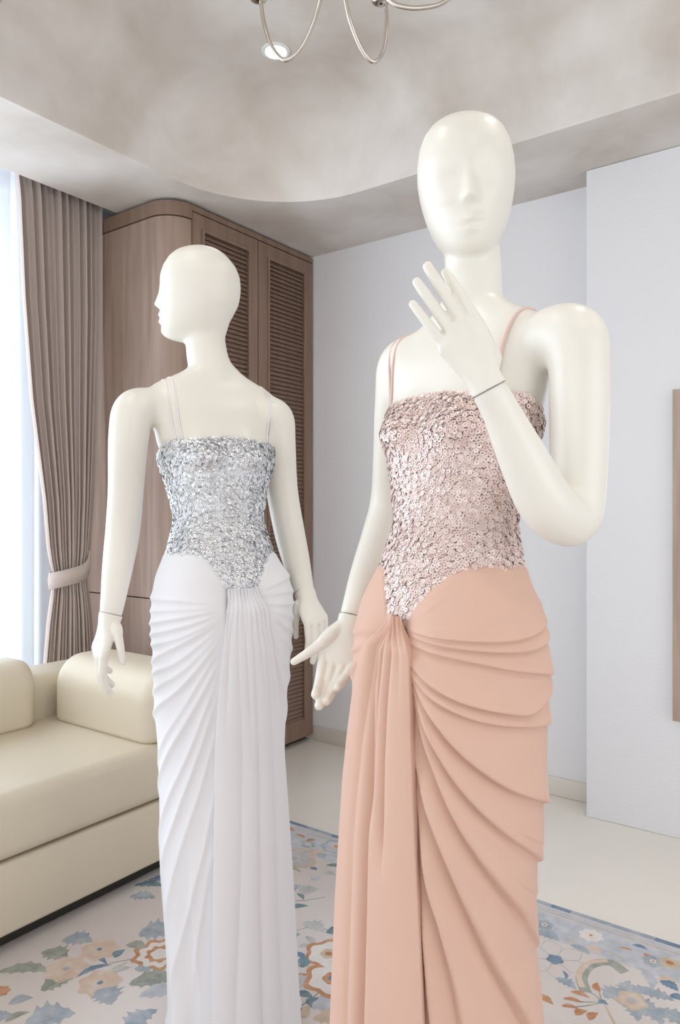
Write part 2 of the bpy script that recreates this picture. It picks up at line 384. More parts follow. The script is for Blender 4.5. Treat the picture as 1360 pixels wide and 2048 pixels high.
# ------------------------------------------------------------------ sofa
def cushion(name, x0, x1, y0, y1, z0, z1, r, mat, parent, puff=0.0, seg=5):
    bm = bmesh.new(); v, f = box_geo(x0, x1, y0, y1, z0, z1); vs = [bm.verts.new(p) for p in v]
    for q in f: bm.faces.new([vs[i] for i in q])
    bmesh.ops.bevel(bm, geom=bm.edges[:], offset=r, segments=seg, profile=0.5, affect='EDGES')
    me = bpy.data.meshes.new(name); bm.to_mesh(me); bm.free(); me.materials.append(mat)
    me.polygons.foreach_set('use_smooth', np.full(len(me.polygons), True, dtype=bool)); 
    o = bpy.data.objects.new(name, me); COL.objects.link(o); o.parent = parent
    return o
def seam_cord(name, pts, r, mat, parent):
    V, Fc = tube_geo(np.array(pts), np.full(len(pts), r), 8, None); return link_mesh(name, V, Fc, mat, parent)
def loaf(name, x0, x1, y0, y1, z0, z1, along, mat, parent, rt=0.10, rb=0.02, re=0.06):
    """upholstered block: big round top edges, tight bottom edges, softly domed ends"""
    W = (y1 - y0) if along == 'x' else (x1 - x0); H_ = z1 - z0; L0, L1 = (x0, x1) if along == 'x' else (y0, y1)
    sec = []
    for (cx, cz, a0, a1, r) in ((W / 2 - rb, rb, -90, 0, rb), (W / 2 - rt, H_ - rt, 0, 90, rt), (-W / 2 + rt, H_ - rt, 90, 180, rt), (-W / 2 + rb, rb, 180, 270, rb)):
        for k in range(9): a = math.radians(a0 + (a1 - a0) * k / 8); sec.append((cx + r * math.cos(a), cz + r * math.sin(a)))
    V, Fc = [], []; n = len(sec); rows = []
    for k in range(11): a = math.pi / 2 * k / 10; rows.append((L0 + re * (1 - math.cos(a)), 0))
    for k in range(1, 12): rows.append((L0 + re + (L1 - L0 - 2 * re) * k / 12, 0.0))
    for k in range(10, -1, -1): a = math.pi / 2 * k / 10; rows.append((L1 - re * (1 - math.cos(a)), 0))
    for j, (p, ins) in enumerate(rows):
        ins = re * (1 - math.sqrt(max(0, 1 - (1 - min(1, (min(p - L0, L1 - p)) / re)) ** 2))) if min(p - L0, L1 - p) < re else 0
        kx = 1 - ins / (W / 2); kz = 1 - ins / H_
        for (a, b) in sec:
            w = a * kx; z = z0 + ins * .5 + b * kz
            V.append((p, (y0 + y1) / 2 + w, z) if along == 'x' else ((x0 + x1) / 2 - w, p, z))
    for j in range(len(rows) - 1):
        for k in range(n): k2 = (k + 1) % n; Fc.append((j * n + k, j * n + k2, (j + 1) * n + k2, (j + 1) * n + k))
    Fc.append(tuple(range(n - 1, -1, -1))); Fc.append(tuple((len(rows) - 1) * n + k for k in range(n)))
    return link_mesh(name, V, Fc, mat, parent)
SO = empty('sofa', (-2.2, 0.85, 0)); tag(SO, 'cream leather daybed sofa with bolster, standing below the window', 'sofa')
sofa = []
fx = -1.80
sofa.append(cushion('base', -2.60, fx - .012, -0.15, 1.80, 0.055, 0.245, 0.012, M['leather'], SO))
sofa.append(cushion('seat_cushion', -2.42, fx, -0.13, 1.79, 0.25, 0.425, 0.035, M['leather'], SO, seg=6))
sofa.append(cushion('backrest', -2.60, -2.37, -0.15, 1.80, 0.24, 0.575, 0.05, M['leather'], SO))
sofa.append(loaf('bolster', -2.345, fx - .005, 1.495, 1.785, 0.42, 0.648, 'x', M['leather'], SO, rt=0.105))
sofa.append(loaf('back_cushion', -2.54, -2.30, 0.62, 1.435, 0.42, 0.645, 'y', M['leather'], SO, rt=0.095))
sofa.append(loaf('back_cushion', -2.54, -2.30, -0.20, 0.61, 0.42, 0.645, 'y', M['leather'], SO, rt=0.095))
sofa.append(boxes('gap_shade', [(-2.56, fx - .055, -0.11, 1.76, 0.0135, 0.056)], M['dark'], SO))  # near-black block stands in for the shaded gap under the base
for o in sofa: o.location = (2.2, -0.85, 0)

# ------------------------------------------------------------------ curtains
def curtain_mesh(name, rows, nw, mat, parent):
    """rows: list of z levels with (z, fn(w)->(x,y))"""
    V, Fc = [], []
    for (z, fn) in rows:
        for k in range(nw + 1): x, y = fn(k / nw); V.append((x, y, z))
    for j in range(len(rows) - 1):
        for k in range(nw): a = j * (nw + 1) + k; Fc.append((a, a + 1, a + nw + 2, a + nw + 1))
    return link_mesh(name, V, Fc, mat, parent)
CU = empty('curtain', (-2.74, 1.8, 0)); tag(CU, 'taupe blackout curtain gathered by a tieback beside the wardrobe', 'curtain')
lev = [(2.565, 1.58, 1.985), (2.40, 1.60, 1.985), (2.0, 1.62, 1.985), (1.6, 1.655, 1.97), (1.2, 1.715, 1.95), (1.0, 1.735, 1.935), (0.93, 1.75, 1.925), (0.885, 1.765, 1.915), (0.84, 1.757, 1.92), (0.7, 1.735, 1.94), (0.5, 1.715, 1.955), (0.3, 1.70, 1.965), (0.02, 1.69, 1.975)]
L = np.array(lev)[::-1]
rows = []
nf = 13
for z in np.linspace(0.02, 2.565, 70):
    y0 = float(np.interp(z, L[:, 0], L[:, 1])); y1 = float(np.interp(z, L[:, 0], L[:, 2]))
    wd = (y1 - y0) / 0.40; amp = 0.026 * (0.45 + 0.55 * wd); pin = math.exp(-((z - 0.885) / 0.06) ** 2)
    def fn(w, y0=y0, y1=y1, amp=amp, z=z, pin=pin):
        ph = w * nf * 2 * math.pi + 0.6 * math.sin(7 * w + 1.3) + 0.35 * math.sin(z * 2.1 + w * 9)
        a = amp * (0.75 + 0.35 * math.sin(w * 23 + 2.0)) * (1 - 0.45 * pin)
        return (a * (math.sin(ph) + 0.25 * math.sin(2 * ph + 0.7)), y0 - 1.8 + (y1 - y0) * w + 0.006 * math.cos(ph))
    rows.append((z, fn))
curtain_mesh('cloth', rows, 330, M['curtain'], CU)
# tieback band
V, Fc = [], []; nb = 48
for i in range(nb):
    a = 2 * math.pi * i / nb; x = 0.056 * math.cos(a); y = 0.040 + 0.092 * math.sin(a)
    zz = 0.885 + 0.020 * (math.sin(a) * 0.9 + 0.25 * math.cos(a))
    zz += 0.05 * max(0, math.sin(a)) ** 3
    for (dx, dz) in ((1.0, -0.034), (1.04, 0.0), (1.0, 0.034), (0.93, 0.034), (0.93, -0.034)): V.append((x * dx, 0.040 + (y - 0.040) * dx, zz + dz))
for i in range(nb):
    for k in range(5): i2 = (i + 1) % nb; k2 = (k + 1) % 5; Fc.append((i * 5 + k, i * 5 + k2, i2 * 5 + k2, i2 * 5 + k))
link_mesh('tieback', V, Fc, M['curtain'], CU)
SH = empty('sheer_curtain', (-2.83, 0, 0)); tag(SH, 'white sheer curtain over the bright window', 'curtain')
rows = []
for z in np.linspace(0.03, 2.565, 24):
    def fn(w, z=z):
        y = -2.2 + 4.02 * w; ph = y * 2 * math.pi / 0.105 + 0.8 * math.sin(y * 3.1) + 0.2 * math.sin(z * 1.7 + y * 5)
        return (0.024 * math.sin(ph) + 0.006 * math.sin(2.3 * ph + z), y + 0.01 * math.cos(ph))
    rows.append((z, fn))
curtain_mesh('voile', rows, 620, M['sheer'], SH)

# ------------------------------------------------------------------ framed mirror on the pier
MR = empty('wall_mirror', (-0.2, 2.80, 0.42)); tag(MR, 'wood-framed mirror on the white pier at the right edge', 'mirror')
mx0, mx1, mz0, mz1 = -0.575 + .2, 0.15 + .2, 0.0, 1.158
t = 0.035
boxes('frame', [(mx0, mx0 + t, -.03, -.002, mz0, mz1), (mx1 - t, mx1, -.03, -.002, mz0, mz1), (mx0 + t, mx1 - t, -.03, -.002, mz0, mz0 + t), (mx0 + t, mx1 - t, -.03, -.002, mz1 - t, mz1)], M['mirror_wood'], MR)
boxes('glass', [(mx0 + t, mx1 - t, -.016, -.004, mz0 + t, mz1 - t)], M['mirror'], MR)
# ------------------------------------------------------------------ mannequin bodies
TORSO = np.array([  # z, axis shift to the back, half width, front depth, back depth
    (0.76, -.014, .105, .072, .078), (0.84, -.016, .114, .076, .082), (0.90, -.018, .122, .082, .086), (0.96, -.018, .132, .088, .088), (1.00, -.016, .138, .092, .090), (1.07, -.007, .112, .083, .076),
    (1.135, .002, .094, .074, .068), (1.20, .008, .108, .077, .074), (1.26, .013, .128, .080, .083), (1.30, .018, .134, .074, .084), (1.34, .024, .140, .070, .084),
    (1.38, .031, .148, .074, .078), (1.40, .036, .153, .068, .070), (1.42, .040, .154, .058, .062), (1.434, .042, .142, .050, .056), (1.446, .043, .120, .047, .052), (1.457, .044, .092, .046, .050),
    (1.470, .044, .066, .045, .048), (1.482, .043, .054, .042, .045), (1.495, .042, .040, .034, .036)])
def torso_at(th, z, extra=0.0):
    """point on the torso in the body frame (front is -y, its left is +x); th from the front"""
    th = np.asarray(th, float); z = np.asarray(z, float)
    sp = [np.interp(z, TORSO[:, 0], TORSO[:, k]) for k in range(1, 5)]
    cy, a, bf, bb = sp
    s, c = np.sin(th), np.cos(th)
    b = np.where(c > 0, bf, bb)
    e = 2.25
    r = 1.0 / ((np.abs(s) / a) ** e + (np.abs(c) / b) ** e) ** (1 / e)
    for sgn in (-1, 1):
        dz = z - 1.272; sz = np.where(dz > 0, 0.050, 0.026)
        r = r + 0.027 * np.exp(-(dz / sz) ** 2) * np.exp(-((th - sgn * math.radians(33)) / math.radians(24)) ** 2)
    r = r + extra
    return np.stack([r * s, cy - r * c, z + 0 * r], -1)
# smooth the table so the loft has no kinks
zz = np.linspace(0.76, 1.495, 98); T2 = np.column_stack([zz] + [np.interp(zz, TORSO[:, 0], TORSO[:, k]) for k in range(1, 5)])
for _ in range(2): T2[1:-1, 1:] = 0.25 * T2[:-2, 1:] + 0.5 * T2[1:-1, 1:] + 0.25 * T2[2:, 1:]
TORSO = T2

def rotz(P, a):
    P = np.asarray(P, float); c, s = math.cos(a), math.sin(a)
    Q = P.copy(); Q[..., 0] = c * P[..., 0] - s * P[..., 1]; Q[..., 1] = s * P[..., 0] + c * P[..., 1]; return Q

def torso_geo():
    zs = np.linspace(0.76, 1.495, 98); n = 72; V, Fc = [], []
    th = np.linspace(-math.pi, math.pi, n, endpoint=False)
    for z in zs: V.extend(torso_at(th, np.full(n, z), -0.0045 * float(1 - smoothstep(1.275, 1.31, np.array(z)))))
    for j in range(len(zs) - 1):
        for k in range(n): k2 = (k + 1) % n; Fc.append((j * n + k, j * n + k2, (j + 1) * n + k2, (j + 1) * n + k))
    Fc.append(tuple(range(n - 1, -1, -1))); Fc.append(tuple((len(zs) - 1) * n + k for k in range(n)))
    return np.array(V), Fc

def head_geo(mz=0.0, lip=1.0):
    """abstract head: z = 0 at the crown, front is -y; metres"""
    mm = 0.001
    Pf = np.array([(0, 0), (-5, 34), (-14, 56), (-28, 71), (-48, 83), (-69, 89.5), (-90, 91), (-103, 89.5), (-118, 89), (-133, 89), (-146, 89.5), (-156, 91), (-173, 91), (-183, 89), (-194, 88.5), (-203, 84), (-210, 76), (-215, 62), (-219, 40), (-222, 10)], float)
    Pb = np.array([(0, 0), (-5, 34), (-14, 52), (-28, 67), (-48, 83), (-69, 91), (-90, 93), (-110, 92), (-130, 88), (-150, 79), (-170, 68), (-190, 62), (-205, 58), (-215, 50), (-222, 10)], float)
    Pw = np.array([(0, 0), (-5, 31), (-14, 48), (-28, 61), (-48, 70), (-72, 75), (-98, 76), (-120, 73.5), (-140, 69.5), (-160, 64), (-178, 57), (-194, 48), (-206, 38), (-214, 28), (-219, 18), (-222, 6)], float)
    zs = np.concatenate([[-0.2, -1, -2.5, -5, -8, -12], np.arange(-16, -200, -2.6), np.arange(-200, -222, -2.0), [-221.6]])
    n = 120; th = np.linspace(-math.pi, math.pi, n, endpoint=False); V, Fc = [], []
    for z in zs:
        f = np.interp(-z, -Pf[:, 0], Pf[:, 1]); b = np.interp(-z, -Pb[:, 0], Pb[:, 1]); w = np.interp(-z, -Pw[:, 0], Pw[:, 1])
        if z > -8: q = math.sqrt(-z / 8.0); f, b, w = 44 * q, 42 * q, 38.5 * q
        s, c = np.sin(th), np.cos(th); e = 2.15 if z > -140 else 2.0
        d = np.where(c > 0, f, b)
        r = 1.0 / ((np.abs(s) / w) ** e + (np.abs(c) / d) ** e) ** (1 / e)
        x = r * s; y = -r * c
        fr = smoothstep(0.0, 0.6, c)
        def g(x0, sx, z0, szu, szd): 
            sz = szu if z > z0 else szd
            return np.exp(-((x - x0) / sx) ** 2) * math.exp(-((z - z0) / sz) ** 2)
        # nose: ridge from the brow to the tip
        tip = -132.0; top = -84.0
        if z > tip: k = min(max((top + 6 - z) / (top + 6 - tip), 0), 1) ** 1.25
        else: k = max(0.0, 1 - (tip - z) / 12.0) ** 0.8
        nw = 6.5 + 5.0 * min(max((top - z) / (top - tip), 0), 1) ** 1.6
        y = y - fr * 17.5 * k * np.exp(-np.abs(x / nw) ** 2.4)
        y = y - fr * 3.0 * (g(10, 4.5, -138, 6, 6) + g(-10, 4.5, -138, 6, 6))
        # eye hollows and soft brow, cheek bones
        y = y + fr * 3.6 * (g(29, 19, -106, 17, 17) + g(-29, 19, -106, 17, 17))
        y = y - fr * 1.5 * (g(36, 18, -130, 14, 16) + g(-36, 18, -130, 14, 16))
        # lips
        y = y - lip * fr * (7.5 * g(0, 17, -157 + mz, 5.5, 4.0) + 2.0 * (g(6, 6, -155 + mz, 4, 4) + g(-6, 6, -155 + mz, 4, 4)) + 7.5 * g(0, 15, -171.5 + mz, 4.6, 6.0))
        y = y + lip * fr * (5.0 * g(0, 20, -164.3 + mz, 2.2, 2.2) + 2.5 * g(0, 16, -183 + mz, 5, 6))
        y = y - fr * 2.5 * g(0, 16, -198, 9, 8)
        V.extend(np.column_stack([x, y, np.full(n, z)]) * mm)
    m_ = len(zs)
    for j in range(m_ - 1):
        for k in range(n): k2 = (k + 1) % n; Fc.append((j * n + k, (j + 1) * n + k, (j + 1) * n + k2, j * n + k2))
    Fc.append(tuple(range(n))); Fc.append(tuple((m_ - 1) * n + k for k in range(n - 1, -1, -1)))
    return np.array(V), Fc

def finger(base, d0, dn, lens, curls, r0, r1):
    """chain in the hand frame: d0 direction, dn dorsal normal; curls in degrees bend to the palm"""
    p = np.array(base, float); d = np.array(d0, float); d /= np.linalg.norm(d); dn = np.array(dn, float); dn -= d * np.dot(d, dn); dn /= np.linalg.norm(dn)
    ax = np.cross(d, dn); pts = [p - d * 0.012, p]; 
    for L_, c_ in zip(lens, curls):
        a = math.radians(c_); d, dn = d * math.cos(a) - dn * math.sin(a), dn * math.cos(a) + d * math.sin(a)
        pts.append(p + d * L_ * 0.5); p = p + d * L_; pts.append(p)
    n = len(pts); rr = np.linspace(r0, r1, n)
    return tube_geo(np.array(pts), rr, 14, 22, flat=(1, 0.95), ref=dn)

def hand_geo(fingers, thumb, fr=1.0, palm_w=0.068, cup=0.0, wrist=(0.021, 0.018)):
    """hand frame: +y to the fingertips, +x to the thumb, +z the back of the hand"""
    parts = []
    W = palm_w; wr = wrist
    ys = [(0.0, wr[0], wr[1], 0, 0), (0.012, wr[0] * .97, wr[1] * .93, 0, 0), (0.028, 0.0245, 0.0185, .001, 0), (0.045, 0.030, 0.0155, .002, 0), (0.062, W / 2 - .001, 0.0140, .001, 0), (0.078, W / 2 + .001, 0.0120, 0, .001), (0.088, W / 2 - .003, 0.0100, 0, .001), (0.094, W / 2 - .009, 0.0075, 0, .001)]
    V, Fc = [], []; n = 28
    ya = np.array(ys); ya = catmull(ya, 30)
    for (y, a, b, ox, oz) in ya:
        for k in range(n):
            t_ = 2 * math.pi * k / n; cx, sz = math.cos(t_), math.sin(t_)
            V.append((ox + a * np.sign(cx) * abs(cx) ** 0.85, y - 0.010 * max(0, -cx) * (y / 0.09) ** 2, oz + b * np.sign(sz) * abs(sz) ** 0.85))
    for j in range(len(ya) - 1):
        for k in range(n): k2 = (k + 1) % n; Fc.append((j * n + k, (j + 1) * n + k, (j + 1) * n + k2, j * n + k2))
    Fc.append(tuple(range(n))); Fc.append(tuple((len(ya) - 1) * n + k for k in range(n - 1, -1, -1)))
    parts.append((np.array(V), Fc))
    xs = [W * 0.37, W * 0.13, -W * 0.12, -W * 0.36]; by = [0.086, 0.090, 0.086, 0.077]
    LL = [(0.037, 0.022, 0.018), (0.042, 0.026, 0.019), (0.038, 0.024, 0.018), (0.029, 0.018, 0.016)]
    RR = [(0.0090, 0.0066), (0.0092, 0.0067), (0.0088, 0.0064), (0.0079, 0.0058)]
    for i, fg in enumerate(fingers):
        sp, tilt, curls = fg[:3]; sc = fg[3] if len(fg) > 3 else 1.0
        d = np.array([math.sin(math.radians(sp)), math.cos(math.radians(sp)), math.sin(math.radians(tilt))])
        parts.append(finger((xs[i], by[i], 0.001), d, (0, 0, 1), [l * sc for l in LL[i]], curls, RR[i][0] * fr, RR[i][1] * fr))
    tb, td, tn, tl, tc = thumb
    # fleshy base and the thumb itself
    d = np.array(td, float); d /= np.linalg.norm(d)
    parts.append(tube_geo(np.array([(0.006, 0.014, -0.004), np.array(tb) * 0.6 + np.array((0.006, 0.014, -.004)) * 0.4, tb]), [0.012, 0.0145, 0.0120], 14, 10))
    parts.append(finger(tb, d, tn, tl, tc, 0.0118, 0.0068))
    return parts

CAMF = 1475.0
class Man:
    """builds in a frame turned with the photograph's view: x right, y away, z up, origin at the base on the floor"""
    def __init__(s, rx, t0, psi):
        s.rx, s.t0, s.psi = rx, t0, math.radians(psi)
        w = FWD * t0 + RGT * rx; s.loc = (w[0], w[1], 0.0)
    def at(s, u, v, t):
        return np.array([(u - CX) / F * t - s.rx, t - s.t0, HC + (CY - v) / F * t])
    def proj(s, P):
        P = np.asarray(P); X = P[..., 0] + s.rx; Y = P[..., 1] + s.t0
        return CX + F * X / Y, CY - F * (P[..., 2] - HC) / Y
    def body(s, P): return rotz(P, s.psi)

def frame_from(yd, zd, right_hand=False):
    y = np.array(yd, float); y /= np.linalg.norm(y); z = np.array(zd, float); z -= y * np.dot(y, z); z /= np.linalg.norm(z); x = np.cross(y, z)
    if right_hand: x = -x
    return np.column_stack([x, y, z])

def place_geo(parts, Rm, org):
    out = []
    flip = np.linalg.det(Rm) < 0
    for v, f in parts:
        v2 = np.asarray(v) @ Rm.T + org
        out.append((v2, [tuple(reversed(q)) for q in f] if flip else f))
    return out

def make_mannequin(mn, name, label, head, arms, hands, neck):
    root = empty(name, (mn.loc[0], mn.loc[1], RUG_Z), YAW); tag(root, label, 'mannequin', 'ivory display mannequins')
    parts = []
    v, f = torso_geo(); parts.append((mn.body(v), f))
    hv, hf = head_geo(head.get('mz', 0.0), head.get('lip', 1.0)); Rm = np.array(head['rot']) ; parts.append((hv * head.get('scale', 1.0) @ Rm.T + head['pos'], hf))
    nk = [mn.body(np.array([0, .043, 1.40])), mn.body(np.array([0, .043, 1.46])), neck[0], neck[1]]
    parts.append(tube_geo(np.array(nk), [0.052, 0.049, neck[2], neck[3]], 28, 20))
    for (pts, rr) in arms: parts.append(tube_geo(np.array(pts), rr, 28, 40, cap_round=False))
    for sx in (-1, 1):   # legs
        L_ = [(sx * .052, -.010, .84), (sx * .054, -.01, .66), (sx * .052, -.006, .46), (sx * .05, .004, .30), (sx * .05, .012, .10)]
        parts.append(tube_geo(mn.body(np.array(L_)), [0.056, 0.052, 0.042, 0.040, 0.026], 20, 24))
        parts.append(tube_geo(mn.body(np.array([(sx * .05, .02, .10), (sx * .052, -.03, .068), (sx * .056, -.075, .046)])), [0.026, 0.026, 0.022], 16, 10))
    P, E, Q = remesh(parts, 0.0032)
    hz = mn.headz
    w = np.where(P[:, 2] > hz, 0.35, 0.55)
    P = smooth_pts(P, E, w, 3)
    w2 = 0.6 * (1 - smoothstep(hz - 0.01, hz + 0.02, P[:, 2]))
    P = smooth_pts(P, E, w2, 16)
    w3 = 0.6 * smoothstep(1.30, 1.35, P[:, 2]) * (1 - smoothstep(1.45, 1.48, P[:, 2])); P = smooth_pts(P, E, w3, 40)
    body = fast_mesh('body', P - np.array([0, 0, RUG_Z]), Q, [M['plastic']], root)
    mn.bvh = BVHTree.FromPolygons([tuple(p) for p in P], [tuple(q) for q in Q])
    for hd in hands:
        g = place_geo(hand_geo(**hd['geo']), hd['R'], hd['org'])
        Pq, Eq, Qq = remesh(g, 0.0015); Pq = smooth_pts(Pq, Eq, np.full(len(Pq), 0.5), 4)
        h = fast_mesh('hand', Pq - np.array([0, 0, RUG_Z]), Qq, [M['plastic']], root)
        # dark joint line where the hand plugs into the forearm
        y = hd['R'][:, 1]; a, b = hd['seam'], hd['seam']; V = []; n = 48
        for (off, k) in ((-.0003, 0.8), (-.0003, 1.0), (.0003, 1.0), (.0003, 0.8)):
            for i in range(n):
                q = 2 * math.pi * i / n; V.append(hd['org'] + y * off + hd['R'][:, 0] * a * k * math.cos(q) + hd['R'][:, 2] * b * k * math.sin(q) - np.array([0, 0, RUG_Z]))
        Fc = [(j * n + i, j * n + (i + 1) % n, ((j + 1) % 4) * n + (i + 1) % n, ((j + 1) % 4) * n + i) for j in range(4) for i in range(n)]
        link_mesh('wrist_joint', V, Fc, M['seam'], h)
    # round base plate hidden by the hem
    V, Fc = [], []; n = 48
    for (r, z) in ((0.115, 0.004), (0.115, 0.010), (0.110, 0.013)):
        for i in range(n): q = 2 * math.pi * i / n; V.append((r * math.cos(q), r * math.sin(q), z))
    for j in range(2):
        for i in range(n): Fc.append((j * n + i, j * n + (i + 1) % n, (j + 1) * n + (i + 1) % n, (j + 1) * n + i))
    Fc.append(tuple(range(n - 1, -1, -1))); Fc.append(tuple(2 * n + i for i in range(n)))
    link_mesh('base_plate', V, Fc, M['steel'], root, smooth=False)
    return root

def rot_head(yaw, pitch, roll):
    """yaw: turn of the face (0 = towards the camera, +right); pitch: + looks up; roll: + chin to the right"""
    return np.array(Matrix.Rotation(math.radians(roll), 3, 'Y') @ Matrix.Rotation(math.radians(yaw), 3, 'Z') @ Matrix.Rotation(math.radians(-pitch), 3, 'X'))

RUG_Z = 0.010
WH = Man(-0.272, 1.66, 28); PK = Man(0.176, 1.14, -48)
WH.headz = 1.55; PK.headz = 1.55

# silver mannequin: face in profile to the left, arms hanging
A = WH.at
whead = dict(rot=rot_head(-90, 0, 0), pos=np.array([-0.322 + 0.272, 0.036, 1.759]), scale=1.0, lip=0.68)
wl = [A(302, 812, 1.625), A(267, 822, 1.59), A(257, 880, 1.585), A(252, 980, 1.60), A(246, 1060, 1.61), A(236, 1130, 1.60), A(226, 1200, 1.575), A(222, 1227, 1.57), A(220.5, 1236, 1.568)]
wr = [A(515, 828, 1.71), A(550, 836, 1.735), A(556, 890, 1.745), A(564, 980, 1.765), A(578, 1060, 1.77), A(592, 1120, 1.755), A(604, 1165, 1.73), A(609, 1184, 1.72), A(612, 1193, 1.714)]
RA = [0.042, 0.0455, 0.0425, 0.0385, 0.0375, 0.0335, 0.0268, 0.0243, 0.0232]
hl_R = frame_from(A(196, 1318, 1.55) - A(222, 1227, 1.57), (-0.72, -0.62, 0.1), True)
hr_R = frame_from(A(640, 1262, 1.66) - A(609, 1184, 1.72), (0.55, -0.80, 0.2), False)
w_hands = [
    dict(R=hl_R, seam=0.0240, org=A(222, 1228, 1.57), geo=dict(fr=1.15, fingers=[(-5, 0, (14, 16, 10)), (-2, 0, (20, 20, 12)), (2, 0, (26, 22, 14)), (7, 0, (30, 24, 16))],
         thumb=((0.031, 0.036, -0.012), (0.45, 0.85, -0.25), (0.8, -0.3, 0.5), (0.034, 0.028), (8, 14)), wrist=(0.0246, 0.0240))),
    dict(R=hr_R, seam=0.0240, org=A(609, 1185, 1.72), geo=dict(fr=1.10, fingers=[(-4, 0, (34, 20, 12)), (-1, 0, (30, 22, 12)), (1, 0, (29, 22, 12)), (4, 0, (29, 20, 12))],
         thumb=((0.028, 0.036, -0.016), (0.30, 0.85, -0.5), (0.8, -0.3, 0.5), (0.034, 0.028), (8, 14)), wrist=(0.0246, 0.0240)))]
make_mannequin(WH, 'mannequin', 'ivory mannequin in the silver and white gown, face turned in profile', whead, [(wl, RA), (wr, RA)], w_hands,
               (A(415, 715, 1.70), A(408, 655, 1.70), 0.0475, 0.044))

# blush mannequin: face to the camera, left hand raised to the chin
A = PK.at
phead = dict(rot=rot_head(-7, -13, -3.5), pos=np.array([0.188 - 0.176, -0.010, 1.760]), scale=0.99, mz=-8.0)
pr = [A(1085, 676, 1.06), A(1146, 672, 1.02), A(1158, 730, 1.015), A(1158, 840, 1.015), A(1156, 960, 1.01), A(1146, 1040, 1.0), A(1095, 1010, 0.965), A(1050, 925, 0.945), A(1005, 830, 0.93), A(978, 780, 0.92), A(973, 770.5, 0.9195)]
prr = [0.042, 0.046, 0.042, 0.0405, 0.0385, 0.0365, 0.0375, 0.0325, 0.0250, 0.0228, 0.0215]
pl = [A(850, 728, 1.215), A(808, 730, 1.255), A(796, 790, 1.28), A(788, 900, 1.34), A(779, 1000, 1.385), A(760, 1070, 1.37), A(730, 1150, 1.335), A(709, 1215, 1.305), A(703, 1232, 1.30), A(700, 1241, 1.297)]
plr = [0.042, 0.0455, 0.0415, 0.0385, 0.0365, 0.0345, 0.0285, 0.0232, 0.0222, 0.0212]
ph_R = frame_from(A(910, 650, 0.915) - A(978, 780, 0.92), (-0.10, -1.0, -0.05), False)
pl_R = frame_from(A(676, 1330, 1.27) - A(703, 1232, 1.30), (0.25, 1.0, 0.10), True)
p_hands = [
    dict(R=ph_R, seam=0.0226, org=A(977.5, 779, 0.92), geo=dict(fingers=[(-3, 0, (6, 6, 4), .90), (-4, 2, (0, 2, 2), .92), (-7, 2, (0, 3, 3), .93), (-9, 2, (2, 4, 4), 1.0)],
         thumb=((0.026, 0.040, -0.016), (0.25, 0.85, -0.45), (0.8, -0.3, 0.5), (0.034, 0.028), (6, 8)), palm_w=0.066, wrist=(0.0230, 0.0222))),
    dict(R=pl_R, seam=0.0220, org=A(702.5, 1233, 1.30), geo=dict(fr=1.25, fingers=[(-9, 0, (16, 20, 14)), (-3, 0, (15, 18, 12)), (4, 0, (15, 18, 12)), (12, 0, (16, 20, 14))],
         thumb=((0.034, 0.058, -0.010), (0.56, 0.83, -0.05), (0.3, -0.6, 0.6), (0.034, 0.028), (-10, -8)), palm_w=0.072, wrist=(0.0224, 0.0216)))]
make_mannequin(PK, 'mannequin', 'ivory mannequin in the blush gown, left hand raised to its chin', phead, [(pr, prr), (pl, plr)], p_hands,
               (A(946, 570, 1.165), A(944, 500, 1.17), 0.0455, 0.0435))

# ------------------------------------------------------------------ gowns
def skirt_base(mn, tab, hem_z):
    """tab rows: pixel row, left edge, right edge; returns fn(theta, z) -> local points"""
    tab = np.array(tab, float); s = mn.t0 / F
    z = HC + (CY - tab[:, 0]) * s; cx = ((tab[:, 1] + tab[:, 2]) / 2 - CX) * s - mn.rx; H = (tab[:, 2] - tab[:, 1]) / 2 * s
    rat = 0.80; c, sn = math.cos(mn.psi), math.sin(mn.psi); k = math.sqrt(c * c + rat * rat * sn * sn)
    a = H / k; o = np.argsort(z); z, cx, a = z[o], cx[o], a[o]
    zf = np.linspace(0.0, 1.12, 113); cxf = np.interp(zf, z, cx); af = np.interp(zf, z, a)
    for _ in range(4):
        for arr in (cxf, af): arr[1:-1] = 0.25 * arr[:-2] + 0.5 * arr[1:-1] + 0.25 * arr[2:]
    def fn(th, zz, extra=0.0):
        A_ = np.interp(zz, zf, af); C_ = np.interp(zz, zf, cxf); B_ = A_ * rat
        s_, c_ = np.sin(th), np.cos(th); e = 2.15
        r = 1.0 / ((np.abs(s_) / A_) ** e + (np.abs(c_) / B_) ** e) ** (1 / e) + extra
        P = rotz(np.stack([r * s_, -r * c_, 0 * r], -1), mn.psi); P[..., 0] += C_; P[..., 1] += -0.004; P[..., 2] = zz
        return P
    return fn

def theta_grid(n, dens=2.2):
    """denser on the front"""
    t = np.linspace(-1, 1, n); return math.pi * np.sign(t) * (np.abs(t) * (1 / dens) + np.abs(t) ** 3 * (1 - 1 / dens))

